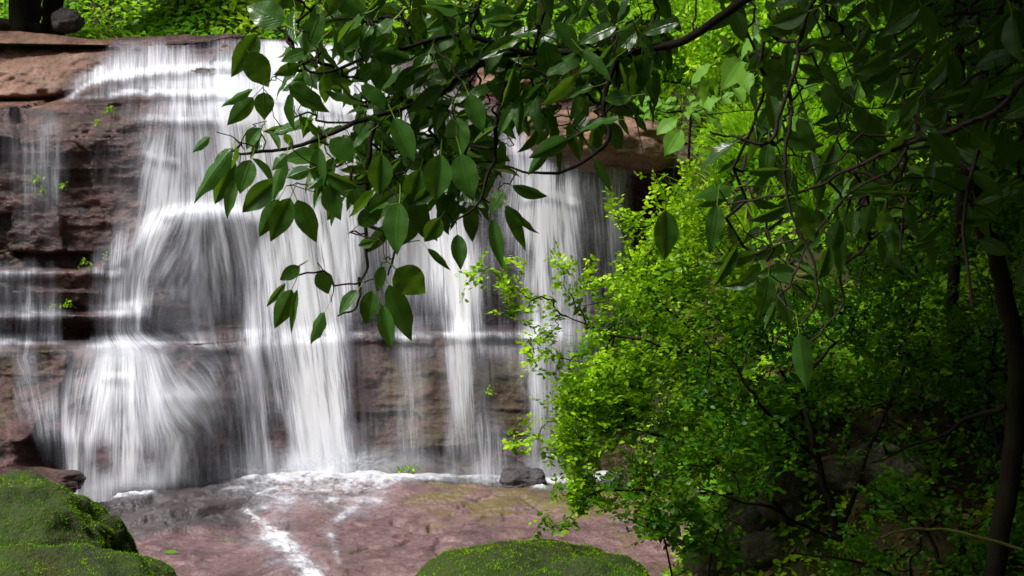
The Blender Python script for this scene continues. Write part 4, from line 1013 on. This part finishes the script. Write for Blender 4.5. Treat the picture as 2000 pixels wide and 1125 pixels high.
shrub("lime tipped small leaved shrub whose sprays reach in front of the right fall", (1590, 1080, 7.6),
      [([(1590,1080,7.6),(1540,960,7.6),(1500,850,7.6),(1400,700,7.7),(1300,600,7.8)], .020, .005), ([(1590,1080,7.6),(1480,960,7.4),(1360,880,7.3),(1240,840,7.2),(1130,850,7.2)], .016, .004),
       ([(1540,960,7.6),(1560,800,7.8),(1480,620,7.9),(1400,480,8.0)], .013, .004), ([(1400,700,7.7),(1300,680,7.5),(1200,660,7.4),(1110,620,7.4)], .009, .003),
       ([(1480,960,7.4),(1330,960,7.3),(1200,950,7.2),(1110,1000,7.1)], .010, .003), ([(1300,600,7.8),(1240,520,7.8),(1210,420,7.9)], .006, .002), ([(1400,480,8.0),(1320,400,8.1),(1290,360,8.1)], .006, .002)],
      [(1110,620,985,560,7.4,16,.9),(985,570,925,520,7.4,9,1.0),(1000,560,1010,508,7.4,5,1.0),(985,575,905,560,7.4,3,1.2),(1060,600,985,600,7.4,7,.8),(1130,620,1085,520,7.4,12,1.0),(1130,600,1140,530,7.4,9,1.0),
       (1180,640,1060,660,7.4,10,.6),(1200,640,1165,560,7.5,12,1.0),(1250,640,1200,560,7.6,10,.9),(1260,560,1225,510,7.7,8,1.0),(1250,530,1205,400,7.8,16,1.0),(1230,430,1185,395,7.9,6,1.1),
       (1300,520,1250,420,7.9,12,1.0),(1150,720,1020,690,7.3,14,.9),(1090,700,1050,655,7.3,6,.9),(1180,770,1080,720,7.3,12,.7),(1160,830,1070,780,7.2,12,.6),(1150,850,1010,850,7.2,14,.8),(1030,855,1005,885,7.2,4,.8),
       (1160,900,1075,880,7.2,12,.4),(1180,960,1080,960,7.1,14,.4),(1180,990,1050,1030,7.0,16,.35),(1180,930,1100,1000,7.1,12,.4),(1330,450,1280,340,8.1,14,1.0),(1380,430,1340,330,8.2,14,1.0)],
      [([(1150,650),(1300,520),(1400,430),(1480,560),(1480,760),(1420,900),(1260,1000),(1130,980),(1090,860),(1110,740)], 1700, (7.2,8.3), .44),
       ([(1200,560),(1330,380),(1450,420),(1450,640),(1300,700)], 600, (7.6,8.6), .9),
       ([(1100,760),(1250,680),(1300,820),(1150,900),(1080,860)], 330, (7.0,7.4), .6)], 401)
shrub("dark green small leaved shrub in shade to the right of the lime tipped shrub", (1640, 1060, 7.0),
      [([(1640,1060,7.0),(1600,900,7.0),(1560,750,7.1),(1540,640,7.2)], .020, .006), ([(1640,1060,7.0),(1700,880,7.1),(1760,720,7.2),(1800,560,7.3)], .014, .005), ([(1600,900,7.0),(1480,780,6.9),(1420,700,6.9),(1350,640,6.9)], .010, .003),
       ([(1640,1060,7.0),(1500,1000,6.8),(1380,960,6.7),(1280,930,6.7)], .010, .003), ([(1560,750,7.1),(1650,640,7.3),(1700,500,7.4)], .008, .003)],
      [], [([(1350,560),(1600,480),(1820,480),(1900,700),(1880,900),(1700,960),(1500,900),(1340,820)], 1700, (6.7,8.2), .12), ([(1260,860),(1500,820),(1600,960),(1560,1060),(1300,1040),(1200,960)], 280, (6.5,7.3), .06)], 431)
shrub("low dark shrub filling the shaded bottom right corner", (1860, 1180, 6.0),
      [([(1860,1180,6.0),(1800,1020,6.0),(1700,940,6.1)], .010, .004), ([(1860,1180,6.0),(1900,1000,6.1),(1960,860,6.2)], .010, .004), ([(1860,1180,6.0),(1680,1100,5.9),(1560,1080,5.9)], .009, .004)],
      [], [([(1660,1000),(1780,920),(2040,820),(2050,1180),(1600,1180)], 1000, (5.8,7.4), .04), ([(1820,480),(2040,440),(2060,860),(1880,860)], 500, (6.6,8.4), .06)], 451)
shrub("small bright green shrub at the foot of the lime tipped shrub by the mossy boulder", (1330, 1480, 5.9),
      [([(1330,1480,5.9),(1300,1060,5.9),(1240,1010,5.9)], .006, .002), ([(1330,1480,5.9),(1400,1060,5.9),(1450,1030,5.9)], .006, .002)],
      [], [([(1190,1000),(1330,960),(1450,1010),(1440,1090),(1300,1070)], 110, (5.8,6.2), .12)], 461)
# shrubs high on the bank behind
for k, (x, y, Y, rad, n, yg, lb) in enumerate([(1480, 60, 14.5, (0.9, .7, .5), 5200, .5, "bright green bush high on the bank at the top behind the branch"), (1660, 130, 13.0, (.8, .7, .6), 5200, .3, "mid green bush on the bank behind the grey branch"),
                                              (1850, 60, 12.5, (1.1, .8, .8), 6500, .1, "dark green bush at the top right of the bank"), (1250, 110, 15.8, (.8, .6, .4), 4200, .4, "bright green bush on the bank above the overhanging boulder"),
                                              (1830, 420, 10.0, (.8, .6, .6), 5200, .05, "shaded bush on the bank behind the thin straight trunk"), (1330, 20, 18.0, (1.5, .8, .6), 5200, .5, "pale green bush at the top edge behind the hanging limb")]):
    root = empty("bush"); c = P(x, y, Y)
    g0 = np.array([c[0], c[1], float(bank_z(c[0:1], c[1:2])[0]) if Y < 16 else float(hill_z(c[0:1], c[1:2])[0])])
    A_, B_, ra_, rb_, _ = grow([g0, (g0+c)/2], c+rng.normal(0, 0.5, (60, 3))*np.array(rad), 0.08, 3, 0.003)
    V, f = tubes(A_, B_, ra_, rb_, 5); mesh_obj("stem", V, f, M['bark'], root)
    crown_cloud(c, rad, n, (0.05, 0.09), T_COVER, M['cover'] if yg > 0.2 else M['shrubleaf'], root, young_lit=np.clip(rng.normal(yg, 0.25, n), 0, 1))
    set_base(root, tuple(float(v) for v in g0)); tag(root, lb, "bush")

# --- broad leaved plants on the bank
def broad(label, x, y, Y, n, L, droop, seed, yg=0.3, spread=1.0, mat='broad'):
    root = empty("broad_leaved_plant"); c = P(x, y, Y); g = c+np.array([0.05, 0.1, 0]); g[2] = min(float(bank_z(g[0:1], g[1:2])[0]), c[2]-L)
    tgt = c+rng.normal(0, 1, (n, 3))*np.array([L*0.9*spread, L*0.5, L*0.5])
    A_, B_, ra_, rb_, last = grow([g, (g+c)/2], tgt, 0.05, 3, 0.0022)
    V, f = tubes(A_, B_, ra_, rb_, 5); mesh_obj("stem", V, f, M['bark'], root)
    a = rng.uniform(0, 2*np.pi, n)
    d = norm(np.stack([np.cos(a), np.sin(a)*0.6-0.3, np.full(n, -droop)], -1)+norm(last)*0.2)
    nn = norm(np.stack([rng.normal(0, 0.3, n), np.full(n, -0.7), np.full(n, 0.8)], -1))
    sz = rng.uniform(L*0.7, L*1.15, n); yy = np.clip(rng.normal(yg, 0.15, n), 0, 1)
    for i in range(n): foliage("leaf", T_BROAD[i % 2:i % 2+1], tgt[i:i+1], d[i:i+1], nn[i:i+1], sz[i:i+1], M[mat], root, young_lit=yy[i:i+1])
    set_base(root, tuple(float(v) for v in g)); tag(root, label, "plant")
broad("plant with a single large drooping lime leaf beside the overhanging boulder", 1335, 262, 11.0, 3, 0.30, 1.2, 1, .4, .3)
broad("cluster of small lime rounded leaves above the large drooping leaf", 1345, 200, 11.6, 26, 0.13, 0.3, 2, .9, 1.8)
broad("tall plant with big pale green leaves near the top of the bank", 1560, 110, 10.5, 10, 0.30, 0.5, 3, .3, 1.2)
broad("plant with broad bright leaves right of the hanging dark twigs", 1680, 110, 9.5, 10, 0.26, 0.6, 4, .2, 1.0)
broad("plant with glossy green leaves just above the grey branch", 1640, 225, 8.8, 16, 0.13, 0.4, 5, .3, 1.6)
broad("leafy plant below the grey branch where the bank is lit", 1740, 330, 9.0, 14, 0.20, 0.5, 6, .25, 1.4)
broad("plant with one pale leaf low beside the crooked dark trunk", 1935, 720, 7.0, 3, 0.17, 0.4, 7, .1, .5)
broad("leafy plant on the bank left of the hanging dark twigs", 1480, 200, 11.5, 14, 0.22, 0.6, 8, .5, 1.4)

# --- little plants growing out of the wet rock
LP_ = [(212, 213, 14.7, "tuft on the purple ledge left of the upper cascade"), (188, 240, 14.5, "tuft just under the purple ledge"), (122, 363, 14.3, "brightest tuft on the dark rock face at the left"),
       (75, 346, 14.3, "tuft left of the brightest one on the dark rock face"), (82, 373, 14.3, "tuft below its neighbours on the dark rock face"), (205, 503, 14.3, "tuft at the foot of the dark face beside the main fall"),
       (168, 515, 14.3, "tuft on the middle ledge of the dark face"), (132, 596, 14.1, "mossy tuft under the middle ledge"), (103, 597, 14.1, "leftmost mossy tuft under the middle ledge"), (115, 637, 14.1, "tuft low on the dark face above the lower ledge"),
       (955, 765, 13.4, "tuft on the brown rock between the two right falls"), (785, 915, 13.0, "round leaved sprig at the water line below the middle of the fall"), (812, 917, 13.0, "sprig at the water line just right of the round leaved sprig")]
for (x, y, Y, lb) in LP_:
    root = empty("small_plant"); n = 14; c = P(x, y, Y)
    p = c+rng.normal(0, 1, (n, 3))*np.array([.028, .02, .022])
    A_, B_, ra_, rb_, last = grow([c+np.array([0, 0.12, -0.03])], p, 0.05, 2, 0.001); V, f = tubes(A_, B_, ra_, rb_, 4); mesh_obj("stem", V, f, M['twigyellow'], root)
    d = norm(rng.normal(0, 1, (n, 3))+np.array([0, -.4, -.1])); nn = norm(rng.normal(0, .4, (n, 3))+np.array([0, -.5, .8]))
    foliage("foliage", T_COVER, p, d, nn, rng.uniform(.03, .055, n), M['cover'], root, young_lit=np.full(n, .35))
    set_base(root, tuple(float(v) for v in c)); tag(root, "small green "+lb, "plant", "small plants growing on the wet rock")

# --- fallen leaf on the slab, yellow stick
c = P(320, 1018, 10.9); c[2] = float(bed_z(c[0:1], c[1:2])[0])+0.012
V, f, uv, ix = place(leaf_template(8, 3, 0.7, 0.1, 0.1, 0.1, peak=0.5), c[None], np.array([[1.0, 0.2, 0.0]]), np.array([[0, -0.25, 1.0]]), np.array([0.11]))
o = mesh_obj("fallen_leaf", V-c, f, M['broad'], None, {"rnd": np.ones(len(V)), "young_lit": np.ones(len(V))}, uv); o.location = c; tag(o, "yellow green leaf lying on the wet pink slab", "leaf")
V, f, _, _ = poly_tube([P(1720, 1050, 5.5), P(1760, 1037, 5.5), P(1820, 1033, 5.5), P(1880, 1040, 5.5), P(1945, 1058, 5.5), P(1995, 1075, 5.5)], .0045, .007, 7, 6, 0.006, 9)
o = mesh_obj("stick", V-P(1720, 1050, 5.5), f, M['twigyellow']); o.location = P(1720, 1050, 5.5); tag(o, "thin yellowish stick arching through the shade at the bottom right", "stick")

# --- unseen trees added right of and behind the camera to shade the right bank
for k, (x, y, h, rad, n, lb) in enumerate([(6.5, 7.5, 5.2, (2.6, 3.0, 2.6), 12000, "tall unseen tree added for shade on the bank beyond the right edge"), (3.2, -2.0, 4.4, (3.0, 2.2, 3.2), 12000, "broad unseen shade tree added behind the viewpoint to the right"),
                                          (5.6, 1.8, 3.6, (1.8, 2.6, 3.6), 12000, "unseen shade tree added on the bank to the right of the viewpoint"),
     (-1.5, -6.5, 4.0, (3.0, 2.0, 4.0), 12000, "wide unseen shade tree added behind the viewpoint"), (-7.0, -6.0, 3.6, (3.2, 2.0, 3.8), 12000, "wide unseen shade tree added behind the viewpoint to the left"), (4.2, 9.5, 6.6, (2.4, 2.2, 1.6), 12000, "tall unseen shade tree added high on the bank above the shrubs")]):
    tr = empty("tree"); V, f, _, _ = poly_tube([(x, y, -0.6), (x+.1, y, h*.4), (x-.1, y+.1, h)], .18, .09, 9, 7, 0.08, 90+k); mesh_obj("trunk", V, f, M['bark'], tr)
    crown_cloud((x, y, h), rad, n, (0.2, 0.34), T_COVER, M['fig'], tr, "crown"); set_base(tr, (x, y, -0.6)); tag(tr, lb, "tree")
